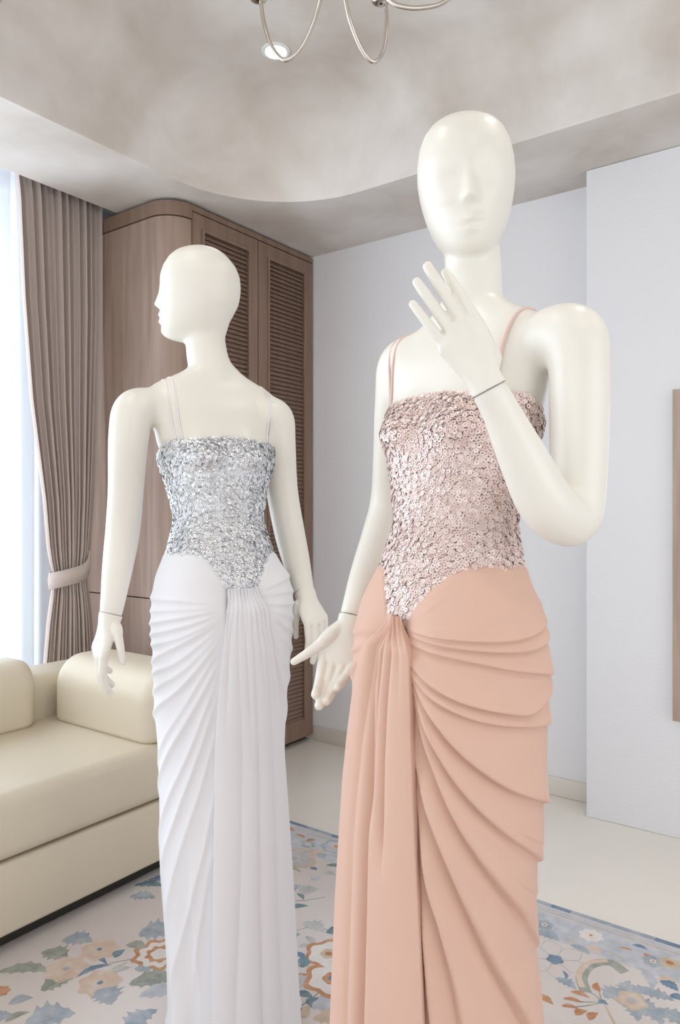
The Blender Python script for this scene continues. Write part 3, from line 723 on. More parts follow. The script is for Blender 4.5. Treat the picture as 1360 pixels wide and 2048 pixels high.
def fold_field(mn, fn, TH, Z, folds, US=0.14):
    """sum of cloth-fold profiles along curves lying on the skirt"""
    B = fn(TH, Z); u, v = mn.proj(B)
    nrm = np.cross(np.gradient(B, axis=1), np.gradient(B, axis=0)); view = B + np.array([mn.rx, mn.t0, -HC])
    front = np.sum(nrm * view, -1); front = front * np.sign(np.sum(nrm * (B * np.array([1, 1, 0])), -1).mean())
    ok = front < 0
    S = TH * US; H = np.zeros_like(Z); DS = np.zeros_like(Z); DZ = np.zeros_like(Z)
    for (pts, amp, w1, w2, kind, tail) in folds:
        q = []
        for (pu, pv) in pts:
            d2 = (u - pu) ** 2 + (v - pv) ** 2; d2 = np.where(ok, d2, 1e12); i = np.unravel_index(np.argmin(d2), d2.shape); q.append((S[i], Z[i]))
        q = np.array(q); C = catmull(q, 44)
        dr = C[-1] - C[-6]; dr /= np.linalg.norm(dr) + 1e-9
        d0 = C[0] - C[5]; d0 /= np.linalg.norm(d0) + 1e-9; HD = 0.045 if kind == 'lip' else 0.0
        if HD: C = np.vstack([[C[0] + d0 * HD * k / 4 for k in (4, 3, 2, 1)], C])
        if tail != 0:
            L_ = 0.20; nx = np.array([C[-1] + dr * L_ * k / 10 + np.array([0, tail * (k / 10) ** 2]) for k in range(1, 11)]); C = np.vstack([C, nx])
        seg = np.diff(C, axis=0); ln = np.linalg.norm(seg, axis=1); cum = np.concatenate([[0], np.cumsum(ln)])
        main = cum[min(43 + (4 if HD else 0), len(cum) - 1)]
        best = np.full(Z.shape, 1e9); sd = np.zeros(Z.shape); tt = np.zeros(Z.shape)
        lo = C.min(0) - 0.12; hi = C.max(0) + 0.12
        sel = (S > lo[0]) & (S < hi[0]) & (Z > lo[1]) & (Z < hi[1])
        xs, zs_ = S[sel], Z[sel]; b_ = np.full(xs.shape, 1e9); s_ = np.zeros(xs.shape); t_ = np.zeros(xs.shape); gx = np.zeros(xs.shape); gz = np.zeros(xs.shape)
        for i in range(len(seg)):
            if ln[i] < 1e-7: continue
            d = seg[i] / ln[i]; px, pz = xs - C[i, 0], zs_ - C[i, 1]
            al = np.clip(px * d[0] + pz * d[1], 0, ln[i]); ex, ez = px - d[0] * al, pz - d[1] * al
            dist = np.sqrt(ex * ex + ez * ez); cr = d[0] * pz - d[1] * px
            m_ = dist < b_; b_[m_] = dist[m_]; s_[m_] = cr[m_]; t_[m_] = cum[i] + al[m_]; gx[m_] = -d[1]; gz[m_] = d[0]
        sgn = np.sign(s_) * (1 if q[-1, 0] > q[0, 0] else -1)   # + is the upper side
        dd = b_ * sgn
        fade = smoothstep(-0.004, 0.05, t_) * 0.75 + 0.25 if not HD else 0.10 + 0.90 * smoothstep(0.015, 0.105, t_)
        end = cum[-1]; fade = fade * (1 - smoothstep(end - (0.16 if tail != 0 else 0.06), end, t_))
        fade = fade * np.where((t_ <= 1e-9) | (t_ >= end - 1e-9), np.exp(-(b_ / 0.006) ** 2), 1.0)
        if HD: fade = fade * (1 - 0.45 * smoothstep(HD + (main - HD) * 0.55, main + 0.01, t_))
        if kind == 'lip':      # upper layer lies over the lower one: soft bulge above, sharp drop at the edge
            up = np.exp(-np.abs(dd) / w1) * (1 - np.exp(-(np.abs(dd) + 0.0024) / 0.0020)) * 1.2
            sg = 1 / (1 + np.exp(-np.clip(dd / 0.0003, -40, 40))); h = sg * up - (1 - sg) * 0.45 * np.exp(-np.abs(dd) / w2)
        else:                  # thin standing ridge
            h = np.exp(-(np.abs(dd) / np.where(dd > 0, w1, w2)) ** 1.3)
        H[sel] += amp * fade * h
        if kind == 'lip':
            k_ = -(1 if q[-1, 0] > q[0, 0] else -1) * 0.36 * amp * fade * sg * np.exp(-(np.clip(dd, 0, 1) / 0.0055) ** 2); DS[sel] += k_ * gx; DZ[sel] += k_ * gz
    return H, DS / US, DZ

def zt_skirt(th, hi, lo, a0, a1):
    return lo + (hi - lo) * np.sin(np.clip((np.abs(th) - a0) / (a1 - a0), 0, 1) * math.pi / 2) ** 0.9

def make_gown(mn, name, label, cat_col, tab, folds, casc, vee, seqr, seq_mat, lin, cloth, strap, strap_specs, individual, neck_ang, zneck):
    root = empty(name, (mn.loc[0], mn.loc[1], RUG_Z), YAW); tag(root, label, 'gown', 'draped evening gowns')
    dz = np.array([0, 0, RUG_Z])
    fn = skirt_base(mn, tab, 0.0)
    # --- skirt
    NT, NZ = 380, 750
    th = theta_grid(NT); tz = np.linspace(0, 1, NZ)
    TH = np.repeat(th[None, :], NZ, 0); ztop = vee(th)[None, :]; Z = ztop + (0.0125 - ztop) * tz[:, None]
    Hf, DT, DZ = fold_field(mn, fn, TH, Z, folds)
    topd = (ztop - Z); Hf = Hf * smoothstep(0.0, 0.03, topd)
    hem = np.clip((0.5 - Z) / 0.5, 0, 1); Hf = Hf + hem * 0.008 * np.sin(TH * 9 + 1.0) * (np.abs(TH) > 0.9)
    Hf = Hf + 0.0035 * smoothstep(0.0, 0.012, topd) + 0.006 * (1 - smoothstep(0.0125, 0.06, Z)) ** 2
    Zd = np.maximum(Z + DZ * smoothstep(0.0, 0.05, topd), 0.0125); P = fn(TH + DT, Zd, Hf)
    # keep the skirt outside the torso near its top edge
    Bt = mn.body(torso_at(TH, np.maximum(Z, 0.76), 0.005)); 
    blend = (1 - smoothstep(0.0, 0.10, topd))[..., None]
    P = P * (1 - blend) + (Bt + (P - fn(TH, Z))) * blend; P[..., 2] = Zd
    for _ in range(2):
        P[1:-1, 1:-1] = 0.5 * P[1:-1, 1:-1] + 0.125 * (P[:-2, 1:-1] + P[2:, 1:-1] + P[1:-1, :-2] + P[1:-1, 2:])
    idx = np.arange(NT * NZ).reshape(NZ, NT)
    Q = np.stack([idx[:-1, :-1], idx[1:, :-1], idx[1:, 1:], idx[:-1, 1:]], -1).reshape(-1, 4)
    Pv = P.reshape(-1, 3).copy()
    # close the back seam
    seam_q = np.stack([idx[:-1, -1], idx[1:, -1], idx[1:, 0], idx[:-1, 0]], -1)
    fast_mesh('skirt', Pv - dz, np.vstack([Q, seam_q]), [cloth], root)
    mn.skirt_P, mn.skirt_TH, mn.skirt_fn = P, th, fn
    # --- cascade of folds falling from the gathered point
    NW, NC = casc['nw'], 320
    rows_v = np.array(casc['edges'], float)
    vtop, vbot = rows_v[0, 0], rows_v[-1, 0]
    zc0 = float(vee(np.array([casc['tc']]))[0]) + casc.get('lift', 0.004); zs = np.linspace(zc0, 0.0125, NC)
    ths = np.linspace(-1.9, 1.9, 240); grid = []
    wv = np.linspace(0, 1, NW)
    for z in zs:
        Bz = fn(ths, np.full_like(ths, z)); uu, vv = mn.proj(Bz)
        # front-facing span, monotone in u
        i0, i1 = int(np.argmin(uu)), int(np.argmax(uu)); lo, hi = min(i0, i1), max(i0, i1)
        us, tss, vs = uu[lo:hi + 1], ths[lo:hi + 1], vv[lo:hi + 1]
        vmid = float(np.interp(casc['mid'], us, vs))
        uL = float(np.interp(vmid, rows_v[:, 0], rows_v[:, 1])); uR = float(np.interp(vmid, rows_v[:, 0], rows_v[:, 2]))
        tL, tR = np.interp([uL, uR], us, tss)
        t_ = (zc0 - z) / (zc0 - 0.02)
        h = casc['prof'](wv, t_, uL + (uR - uL) * wv, vmid)
        edge = np.minimum(wv, 1 - wv); wrap = smoothstep(0, 0.030, edge)
        off = casc['off'](t_) * wrap + h * wrap - 0.006 * (1 - wrap)
        # top end is pulled in under the bodice point
        grid.append(fn(np.interp(uL + (uR - uL) * wv, us, tss), np.full(NW, z), off))
    G = np.array(grid)
    zb = smoothstep(0, 0.05, (zc0 - G[..., 2]))[..., None]
    tmid = np.linspace(-1, 1, NW)[None, :] * casc['tw'] + casc['tc']
    T_ = mn.body(torso_at(np.repeat(tmid, NC, 0), np.maximum(G[..., 2], 0.8), 0.010) ) + rotz(np.stack([np.zeros_like(G[..., 0]), -np.clip(casc['prof'](wv, 0.0, rows_v[0, 1] + (rows_v[0, 2] - rows_v[0, 1]) * wv, rows_v[0, 0]), 0, 1)[None, :] * np.ones((NC, 1)), np.zeros_like(G[..., 0])], -1), mn.psi)
    T_[..., 2] = G[..., 2]; G = G * zb + T_ * (1 - zb)
    idx = np.arange(NW * NC).reshape(NC, NW); Q = np.stack([idx[:-1, :-1], idx[1:, :-1], idx[1:, 1:], idx[:-1, 1:]], -1).reshape(-1, 4)
    fast_mesh('drape_panel', G.reshape(-1, 3) - dz, Q, [cloth], root)
    # --- bodice
    NB, NH = 220, 120; thb = np.linspace(-math.pi, math.pi, NB, endpoint=False)
    def btop(t): a = np.abs(t); return zneck + 0.004 * np.cos(3 * t) - 0.045 * smoothstep(neck_ang, neck_ang + 0.9, a) - 0.04 * smoothstep(1.9, 2.8, a)
    tb = np.linspace(0, 1, NH)[:, None]; TB = np.repeat(thb[None, :], NH, 0); ZB = btop(thb)[None, :] * (1 - tb) + 0.965 * tb
    PB = mn.body(torso_at(TB, ZB, 0.0035))
    idx = np.arange(NB * NH).reshape(NH, NB); i2 = np.roll(idx, -1, 1)
    Q = np.stack([idx[:-1], idx[1:], i2[1:], i2[:-1]], -1).reshape(-1, 4)
    bod = fast_mesh('bodice', PB.reshape(-1, 3) - dz, Q, [lin], root)
    # --- sequins over the bodice: staggered rows, every disc tilted its own way
    pit = seqr * 1.36; pos, nor = [], []
    z = 0.955
    row = 0
    while z < zneck + .006:
        circ = 2 * math.pi * 0.115; n = int(circ / pit)
        t_ = -math.pi + 2 * math.pi * (np.arange(n) + 0.5 * (row % 2) + RNG.uniform(-.38, .38, n)) / n
        zz_ = z + RNG.uniform(-.5, .5, n) * pit
        keep = (zz_ < btop(t_) + seqr * 0.35) & (zz_ > vee(t_) - 0.012)
        t_, zz_ = t_[keep], zz_[keep]
        p = torso_at(t_, zz_, 0.0048); e1 = torso_at(t_ + .02, zz_, 0.0048) - torso_at(t_ - .02, zz_, 0.0048); e2 = torso_at(t_, zz_ + .003, 0.0048) - torso_at(t_, zz_ - .003, 0.0048)
        nn = np.cross(e1, e2); nn /= np.linalg.norm(nn, axis=1)[:, None]
        pos.append(mn.body(p)); nor.append(mn.body(nn)); z += pit * 0.80; row += 1
    pos = np.vstack(pos); nor = np.vstack(nor); N = len(pos)
    # outward check
    if np.mean(np.sum(nor * (pos - mn.body(np.array([0, 0.01, 0]))) * np.array([1, 1, 0]), 1)) < 0: nor = -nor
    nor = nor + RNG.normal(0, casc.get('tilt', 0.12), nor.shape); nor[:, 2] += 0.16; nor /= np.linalg.norm(nor, axis=1)[:, None]
    pos = pos + nor * RNG.uniform(0.0, 0.0022, (N, 1))
    ref = np.tile(np.array([0, 0, 1.0]), (N, 1)); e1 = np.cross(ref, nor); e1 /= np.linalg.norm(e1, axis=1)[:, None]; e2 = np.cross(nor, e1)
    ns = 9; ang = np.arange(ns) * 2 * math.pi / ns
    tmpl = np.vstack([np.column_stack([np.cos(ang), np.sin(ang), 0 * ang + 0.0]), np.column_stack([.66 * np.cos(ang), .66 * np.sin(ang), 0 * ang - 0.07]), np.column_stack([.27 * np.cos(ang), .27 * np.sin(ang), 0 * ang - 0.07])]) * seqr
    tf = np.array([(r * ns + k, r * ns + (k + 1) % ns, (r + 1) * ns + (k + 1) % ns, (r + 1) * ns + k) for r in range(2) for k in range(ns)])
    pick = np.zeros(N, bool)
    if individual:
        view = pos + np.array([mn.rx, mn.t0, -HC]); dist = np.linalg.norm(view, axis=1); fac = -np.sum(nor * view, 1) / dist
        uu, vv = mn.proj(pos); vis = (uu < 940 + (vv - 780) * 0.36) & (vv < 1215) & (vv > 790)
        sc = np.where(vis, fac / dist ** 2, -1); pick[np.argsort(-sc)[:individual]] = True
        me = bpy.data.meshes.new('sequin'); me.from_pydata([tuple(p) for p in tmpl], [], [tuple(map(int, q)) for q in tf]); me.materials.append(seq_mat)
        me.polygons.foreach_set('use_smooth', np.full(len(tf), True, dtype=bool)); me.update()
        for i in np.where(pick)[0]:
            o = bpy.data.objects.new('sequin', me); COL.objects.link(o); o.parent = bod
            p_ = pos[i] - dz
            o.matrix_local = Matrix(((e1[i][0], e2[i][0], nor[i][0], p_[0]), (e1[i][1], e2[i][1], nor[i][1], p_[1]), (e1[i][2], e2[i][2], nor[i][2], p_[2]), (0, 0, 0, 1)))
    r_ = np.where(~pick)[0]
    VV = pos[r_][:, None, :] + tmpl[None, :, 0:1] * e1[r_][:, None, :] + tmpl[None, :, 1:2] * e2[r_][:, None, :] + tmpl[None, :, 2:3] * nor[r_][:, None, :]
    FF = tf[None] + (np.arange(len(r_)) * len(tmpl))[:, None, None]
    so = fast_mesh('sequins', VV.reshape(-1, 3) - dz, FF.reshape(-1, 4), [seq_mat], bod); so['kind'] = 'stuff'
    # --- straps over the shoulders, laid on the body
    for (sx, x_f, x_t, x_b, r) in strap_specs:
        path = []
        t0_ = math.asin(min(.95, x_f / 0.125)) * sx
        for k in range(41):
            f_ = k / 40; a = math.radians(-8 + 196 * f_)
            x = sx * (x_f + (x_t - x_f) * math.sin(math.pi * min(f_, .5)) if f_ < .5 else x_t + (x_b - x_t) * (1 - math.sin(math.pi * f_)))
            c = np.array([x, 0.03, 1.315]); d = np.array([0, -math.cos(a), math.sin(a)])
            o_ = mn.body(c + d * 0.19); dd = mn.body(-d)
            hit = mn.bvh.ray_cast(Vector(o_), Vector(dd), 0.19)
            if hit[0] is not None: path.append(np.array(hit[0]) - dd * (r * 0.9))
        path = np.array(path)
        for _ in range(3): path[1:-1] = 0.25 * path[:-2] + 0.5 * path[1:-1] + 0.25 * path[2:]
        V, Fc = tube_geo(path, np.full(len(path), r), 8, None); link_mesh('strap', V - dz, Fc, strap, root)
    return root

# silver and white gown
w_tab = [(1060, 348, 548), (1097, 342, 557), (1130, 326, 570), (1170, 318, 578), (1230, 316, 579), (1300, 319, 576), (1400, 321, 567), (1500, 329, 563), (1600, 331, 569), (1700, 330, 574), (1800, 337, 578), (1900, 345, 584), (2048, 350, 590), (2200, 345, 600)]
def wf(p, a=0.0055, w1=0.010, w2=0.006, k='ridge', t=0.02): return (p, a, w1, w2, k, t)
w_folds = [
    wf([(452, 1206), (400, 1204), (350, 1200), (308, 1196)], .005), wf([(451, 1211), (400, 1217), (350, 1220), (306, 1222)], .0045), wf([(451, 1217), (400, 1228), (350, 1238), (308, 1246)], .006),
    wf([(450, 1222), (400, 1243), (350, 1258), (310, 1268)], .006), wf([(449, 1228), (400, 1258), (350, 1280), (312, 1288)], .005), wf([(449, 1233), (400, 1268), (350, 1296), (314, 1318)], .005),
    wf([(447, 1243), (400, 1290), (355, 1325), (318, 1342)], .005), wf([(446, 1255), (410, 1300), (365, 1345), (322, 1372)], .0045), wf([(444, 1270), (400, 1335), (360, 1380), (322, 1412)], .006),
    wf([(442, 1290), (405, 1355), (365, 1425), (335, 1475)], .0045), wf([(438, 1320), (405, 1390), (370, 1455), (335, 1520)], .006),
    wf([(434, 1360), (405, 1440), (375, 1520), (336, 1610)], .0055), wf([(432, 1400), (405, 1490), (370, 1590), (338, 1690)], .006), wf([(430, 1470), (405, 1570), (370, 1680), (345, 1780)], .005),
    wf([(428, 1590), (410, 1700), (385, 1800), (362, 1900)], .005), wf([(427, 1700), (410, 1800), (395, 1900), (385, 2000)], .004, t=0),
    wf([(526, 1186), (545, 1176), (565, 1162), (578, 1150)], .005), wf([(527, 1194), (550, 1188), (568, 1184), (582, 1182)], .0045), wf([(528, 1206), (550, 1208), (570, 1208), (583, 1206)], .005),
    wf([(530, 1216), (550, 1224), (570, 1232), (583, 1238)], .005), wf([(532, 1228), (550, 1240), (566, 1254), (582, 1264)], .0055), wf([(535, 1242), (550, 1262), (564, 1282), (578, 1296)], .005), wf([(540, 1265), (552, 1292), (562, 1318), (572, 1340)], .005),
    wf([(545, 1300), (553, 1335), (560, 1365), (566, 1390)], .0045)]
def rolls(br, w, depth):
    """rounded rolls between the break points, narrow creases at them"""
    h = np.zeros_like(w)
    for a, b in zip(br[:-1], br[1:]):
        m_ = (w >= a) & (w <= b); x = (w[m_] - a) / (b - a); h[m_] = (1 - np.abs(2 * x - 1) ** 2.4) * depth * min(1.0, (b - a) / 0.16) ** 0.7
    return h
def creases(u, v, lines):
    h = np.zeros_like(u)
    for (pts, dep, wl, wr_, v_end) in lines:
        q = np.array(pts, float); ul = np.interp(v, q[:, 0], q[:, 1]); d = u - ul
        f = 1.0 if v_end is None else float(1 - smoothstep(v_end - 140, v_end, np.array(float(v))))
        h -= dep * f * np.where(d < 0, np.exp(-np.abs(d / wl) ** 1.2), np.exp(-np.abs(d / wr_) ** 1.2))
    return h
W_LINES = [([(1175, 466), (1300, 458), (1420, 452)], .006, 6, 6, 1480), ([(1175, 475), (1300, 474), (1500, 480), (1700, 478), (2048, 470)], .0055, 8, 10, None),
           ([(1175, 484), (1300, 489), (1450, 494)], .005, 4, 5, 1520), ([(1175, 492), (1300, 503), (1500, 508), (1800, 510), (2048, 515)], .006, 5, 9, None),
           ([(1175, 501), (1300, 516), (1400, 522)], .005, 4, 4, 1440), ([(1175, 509), (1300, 527), (1500, 535), (1800, 541), (2048, 548)], .006, 5, 8, None), ([(1175, 516), (1300, 535), (1450, 546)], .005, 4, 4, 1500)]
def w_prof(w, t, u, v):
    fine = 0.0025 * np.sin(w * 60) * (1 - smoothstep(1180, 1290, np.array(float(v))))
    return 0.010 * (1 - np.abs(2 * w - 1) ** 2.5) * (0.6 + 0.5 * t) + creases(u, v, W_LINES) * (0.75 + 0.4 * t) + fine + 0.006
w_casc = dict(nw=170, mid=495, edges=[(1170, 459, 524), (1200, 455, 527), (1250, 449, 535), (1300, 444, 542), (1400, 433, 552), (1500, 428, 559), (1600, 427, 565), (1800, 425, 576), (2048, 425, 586), (2300, 424, 600)], prof=w_prof, off=lambda t: 0.004 + 0.010 * t, tw=0.34, tc=0.12, tilt=0.13)
w_vee = lambda t: zt_skirt(np.asarray(t) - 0.12, 1.064, 0.985, 0.34, 1.0)
make_gown(WH, 'evening_gown', 'strapped gown with silver sequin bodice and draped white chiffon skirt', 'white', w_tab, w_folds, w_casc, w_vee, 0.0039, M['seq_s'], M['silver_lin'], M['white'], M['strap_w'],
          [(-1, .108, .118, .10, .0019), (-1, .096, .104, .085, .0019), (1, .100, .112, .09, .0019), (1, .106, .118, .10, .0014)], 0, 1.0, 1.308)

# blush gown
p_tab = [(1060, 775, 1030), (1113, 757, 1026), (1170, 732, 1050), (1230, 723, 1064), (1300, 718, 1073), (1400, 713, 1070), (1500, 710, 1065), (1600, 705, 1060), (1700, 700, 1048), (1800, 695, 1042), (1900, 689, 1052), (2048, 686, 1060), (2250, 680, 1072)]
def pf(p, a=0.009, w1=0.026, w2=0.008, k='lip', t=0.05): return (p, a, w1, w2, k, t)
p_folds = [
    pf([(818, 1255), (880, 1250), (960, 1240), (1040, 1222), (1070, 1210)], .0035, .012, .010, 'ridge', .03),
    pf([(822, 1264), (900, 1276), (1000, 1280), (1060, 1268), (1088, 1240)], .007, .016), pf([(824, 1276), (900, 1292), (1000, 1302), (1060, 1296), (1090, 1276)], .008, .016),
    pf([(826, 1292), (900, 1312), (960, 1326), (1020, 1338), (1088, 1348)], .008, .018),
    pf([(826, 1330), (860, 1362), (920, 1398), (1000, 1421), (1050, 1424), (1088, 1396)], .010, .020), pf([(828, 1350), (870, 1392), (930, 1428), (1000, 1446), (1085, 1448)], .010, .014),
    pf([(829, 1362), (870, 1430), (920, 1500), (990, 1560), (1040, 1587), (1078, 1602)], .013, .030),
    pf([(832, 1390), (870, 1480), (920, 1570), (990, 1650), (1030, 1685), (1062, 1708)], .013, .026),
    pf([(833, 1420), (860, 1505), (905, 1620), (950, 1700), (1000, 1775), (1050, 1850)], .014, .030),
    pf([(836, 1540), (860, 1620), (895, 1720), (940, 1830), (980, 1920), (1045, 2046), (1075, 2150), (1090, 2230)], .015, .030, t=0),
    pf([(840, 1640), (855, 1760), (880, 1850), (905, 1950), (925, 2046), (945, 2150), (955, 2230)], .014, .022, t=0), pf([(844, 1800), (850, 1900), (858, 1990), (866, 2080), (872, 2200)], .011, .014, t=0),
    pf([(1000, 1640), (1040, 1665), (1066, 1680)], .003, .010), pf([(1010, 1740), (1035, 1765), (1056, 1780)], .003, .010), pf([(990, 1760), (1030, 1810), (1056, 1838)], .003, .012),
    pf([(752, 1262), (735, 1262), (715, 1264)], .005, .012, .006, 'ridge', .02), pf([(745, 1282), (730, 1292), (712, 1306)], .006, .012, .006, 'ridge', .02), pf([(742, 1300), (728, 1318), (712, 1340)], .006, .012, .006, 'ridge', .02),
    pf([(762, 1222), (757, 1190), (754, 1150)], .004, .006, .006, 'ridge', 0), pf([(820, 1240), (850, 1200), (890, 1165), (930, 1140)], .0035, .008, .006, 'ridge', 0), pf([(822, 1248), (870, 1205), (920, 1170)], .003, .008, .006, 'ridge', 0)]
P_LINES = [([(1225, 770), (1300, 757), (1400, 748), (1500, 740), (1700, 728), (2048, 720)], .008, 7, 8, None),
           ([(1225, 777), (1300, 768), (1400, 762), (1500, 760), (1600, 758), (1700, 756), (2048, 750)], .036, 12, 2.8, None),
           ([(1225, 784), (1300, 780), (1400, 772), (1500, 768), (1600, 765)], .013, 7, 3.5, 1680), ([(1225, 793), (1300, 796), (1400, 790), (1500, 786), (1640, 784)], .012, 9, 3.5, 1760),
           ([(1225, 803), (1300, 810), (1400, 812)], .006, 6, 5, 1420)]
def p_prof(w, t, u, v):
    fine = 0.0025 * np.sin(w * 40) * (1 - smoothstep(1235, 1300, np.array(float(v))))
    return 0.012 * (1 - np.abs(2 * w - 1) ** 3) * (0.7 + 0.5 * t) + creases(u, v, P_LINES) * (0.8 + 0.5 * t) + fine + 0.008 + 0.002 * np.sin(w * 9) * t
p_casc = dict(nw=170, mid=775, edges=[(1222, 764, 815), (1240, 757, 822), (1280, 744, 826), (1320, 733, 829), (1400, 722, 832), (1500, 712, 835), (1600, 704, 838), (1700, 699, 842), (1850, 692, 848), (2048, 686, 856), (2300, 680, 866)], prof=p_prof, off=lambda t: 0.006 + 0.010 * t, tw=0.20, tc=-0.12, tilt=0.10)
p_vee = lambda t: np.where(np.asarray(t) > -.12, zt_skirt(np.asarray(t) + .12, 1.076, 0.997, 0.19, 1.15), zt_skirt(np.asarray(t) + .12, 1.072, 0.997, 0.19, 0.75))
make_gown(PK, 'evening_gown', 'strapped gown with rose sequin bodice and draped blush chiffon skirt', 'pink', p_tab, p_folds, p_casc, p_vee, 0.0039, M['seq_p'], M['pink_lin'], M['pink'], M['strap_p'],
          [(-1, .100, .112, .09, .0022), (-1, .104, .124, .10, .0022), (1, .098, .108, .09, .0030)], 300, 1.15, 1.322)
# ------------------------------------------------------------------ rug with a woven floral pattern
RX0, RX1, RY0, RY1 = -2.35, 1.0, -0.25, 2.10
M['rug'] = new_mat('rug_wool', (0.70, 0.64, 0.61), 0.95, sheen=0.15); noise_color(M['rug'], (0.65, 0.585, 0.56), (0.76, 0.70, 0.675), 3.0, 8, lo=0.3, hi=0.7); noise_bump(M['rug'], 500, 0.35, 0.003)
RG = boxes('area_rug', [(RX0, RX1, RY0, RY1, 0.0005, RUG_Z)], M['rug'], bevel=0.003)
tag(RG, 'pale area rug with blue and orange floral pattern under the gowns', 'rug')
def yarn(name, c1, c2):
    m = new_mat('yarn_' + name, c1, 0.95); noise_color(m, c1, c2, 38, 5, lo=0.3, hi=0.7); noise_bump(m, 500, 0.3, 0.002); return m
YN = ['blue', 'deep', 'sage', 'teal', 'orange', 'peach', 'grey', 'sand', 'band', 'cream']
YM = [yarn('blue', (0.28, 0.335, 0.395), (0.47, 0.50, 0.535)), yarn('deep', (0.12, 0.19, 0.28), (0.24, 0.32, 0.42)), yarn('sage', (0.25, 0.28, 0.24), (0.44, 0.45, 0.40)), yarn('teal', (0.12, 0.19, 0.22), (0.25, 0.34, 0.37)),
      yarn('orange', (0.42, 0.18, 0.085), (0.62, 0.37, 0.23)), yarn('peach', (0.62, 0.46, 0.36), (0.70, 0.60, 0.53)), yarn('grey', (0.44, 0.43, 0.43), (0.58, 0.57, 0.56)), yarn('sand', (0.52, 0.42, 0.31), (0.64, 0.54, 0.43)),
      yarn('band', (0.45, 0.47, 0.53), (0.60, 0.605, 0.64)), yarn('cream', (0.72, 0.67, 0.64), (0.78, 0.74, 0.71))]
YI = {n: i for i, n in enumerate(YN)}
PV, PF, PM = [], [], []
lay = [0]
def poly(pts, col, lvl=1, strip=False):
    """pile slightly proud of the ground weave; each motif sits at its own height so none share a plane"""
    lay[0] = (lay[0] + 1) % 40; h = RUG_Z + 0.00012 * lvl + 0.0000025 * lay[0]; o = len(PV)
    pts = [(min(max(x, RX0 + .004), RX1 - .004), min(max(y, RY0 + .004), RY1 - .004)) for (x, y) in pts]
    PV.extend([(x, y, h) for (x, y) in pts]); n_ = len(pts)
    if strip:
        k = n_ // 2
        for i in range(k - 1): PF.append((o + i, o + i + 1, o + n_ - 2 - i, o + n_ - 1 - i)); PM.append(YI[col])
    elif n_ > 4:
        c_ = np.mean(pts, axis=0); PV.append((float(c_[0]), float(c_[1]), h))
        for i in range(n_): PF.append((o + i, o + (i + 1) % n_, o + n_)); PM.append(YI[col])
    else: PF.append(tuple(range(o, o + n_))); PM.append(YI[col])
def floor_at(u, v):
    t = (HC - RUG_Z) / ((v - CY) / F); w = FWD * t + RGT * ((u - CX) / F * t); return w
def ring_poly(c, r, n, jag=0.0, squash=1.0, rot=0.0, lob=0):
    out = []
    for k in range(n):
        a = 2 * math.pi * k / n; q = r * (1 + jag * math.cos(lob * a)); x, y = q * math.cos(a), q * squash * math.sin(a)
        out.append((c[0] + x * math.cos(rot) - y * math.sin(rot), c[1] + x * math.sin(rot) + y * math.cos(rot)))
    return out
def leaf(c, L_, W_, ang, col, jag=0.0, vein=True, lvl=2):
    n = 15; up, dn = [], []
    for k in range(n + 1):
        t = k / n; w = W_ * math.sin(math.pi * t ** 0.8) * (1 + jag * (1 if k % 3 == 1 else -0.35)); bend = 0.14 * L_ * math.sin(math.pi * t)
        up.append((-L_ / 2 + L_ * t, w + bend)); dn.append((-L_ / 2 + L_ * t, -w * .85 + bend))
    P = up + dn[::-1]; ca, sa = math.cos(ang), math.sin(ang)
    poly([(c[0] + x * ca - y * sa, c[1] + x * sa + y * ca) for x, y in P], col, lvl, True)
    if vein and L_ > 0.07:
        Q = [(-L_ * .36, .0008 + .045 * L_), (L_ * .22, .0004 + .11 * L_), (L_ * .22, -.0005 + .11 * L_), (-L_ * .36, -.0010 + .045 * L_)]
        poly([(c[0] + x * ca - y * sa, c[1] + x * sa + y * ca) for x, y in Q], 'teal' if col in ('sage', 'teal') else 'band' if col == 'blue' else 'grey', lvl + 1)
def stem(pts, w, col='sage', lvl=1):
    C = catmull(pts, 14); T = np.gradient(C, axis=0); T /= np.linalg.norm(T, axis=1)[:, None] + 1e-9; N_ = np.column_stack([-T[:, 1], T[:, 0]])
    for i in range(len(C) - 1): poly([tuple(C[i] + N_[i] * w), tuple(C[i + 1] + N_[i + 1] * w), tuple(C[i + 1] - N_[i + 1] * w), tuple(C[i] - N_[i] * w)], col, lvl)
def flower(c, r, cols, lobes=7, rot=0.0):
    poly(ring_poly(c, r, 56, .10, 1, rot, lobes), cols[0], 2)
    if len(cols) > 3: poly(ring_poly(c, r * .80, 48, .10, 1, rot, lobes), cols[1], 3)
    if len(cols) > 4: poly(ring_poly(c, r * .52, 40, .12, 1, rot, lobes), cols[2], 4)
    poly(ring_poly(c, r * .34, 24, .08, 1, rot, 5), cols[-2], 5); poly(ring_poly(c, r * .15, 14), cols[-1], 6)
def petals(c, r, n, col, a0=0.0, span=2 * math.pi, W_=0.3):
    for k in range(n):
        a = a0 + span * k / n; leaf((c[0] + math.cos(a) * r * .62, c[1] + math.sin(a) * r * .62), r * .8, r * W_ * .5, a, col, 0, False)
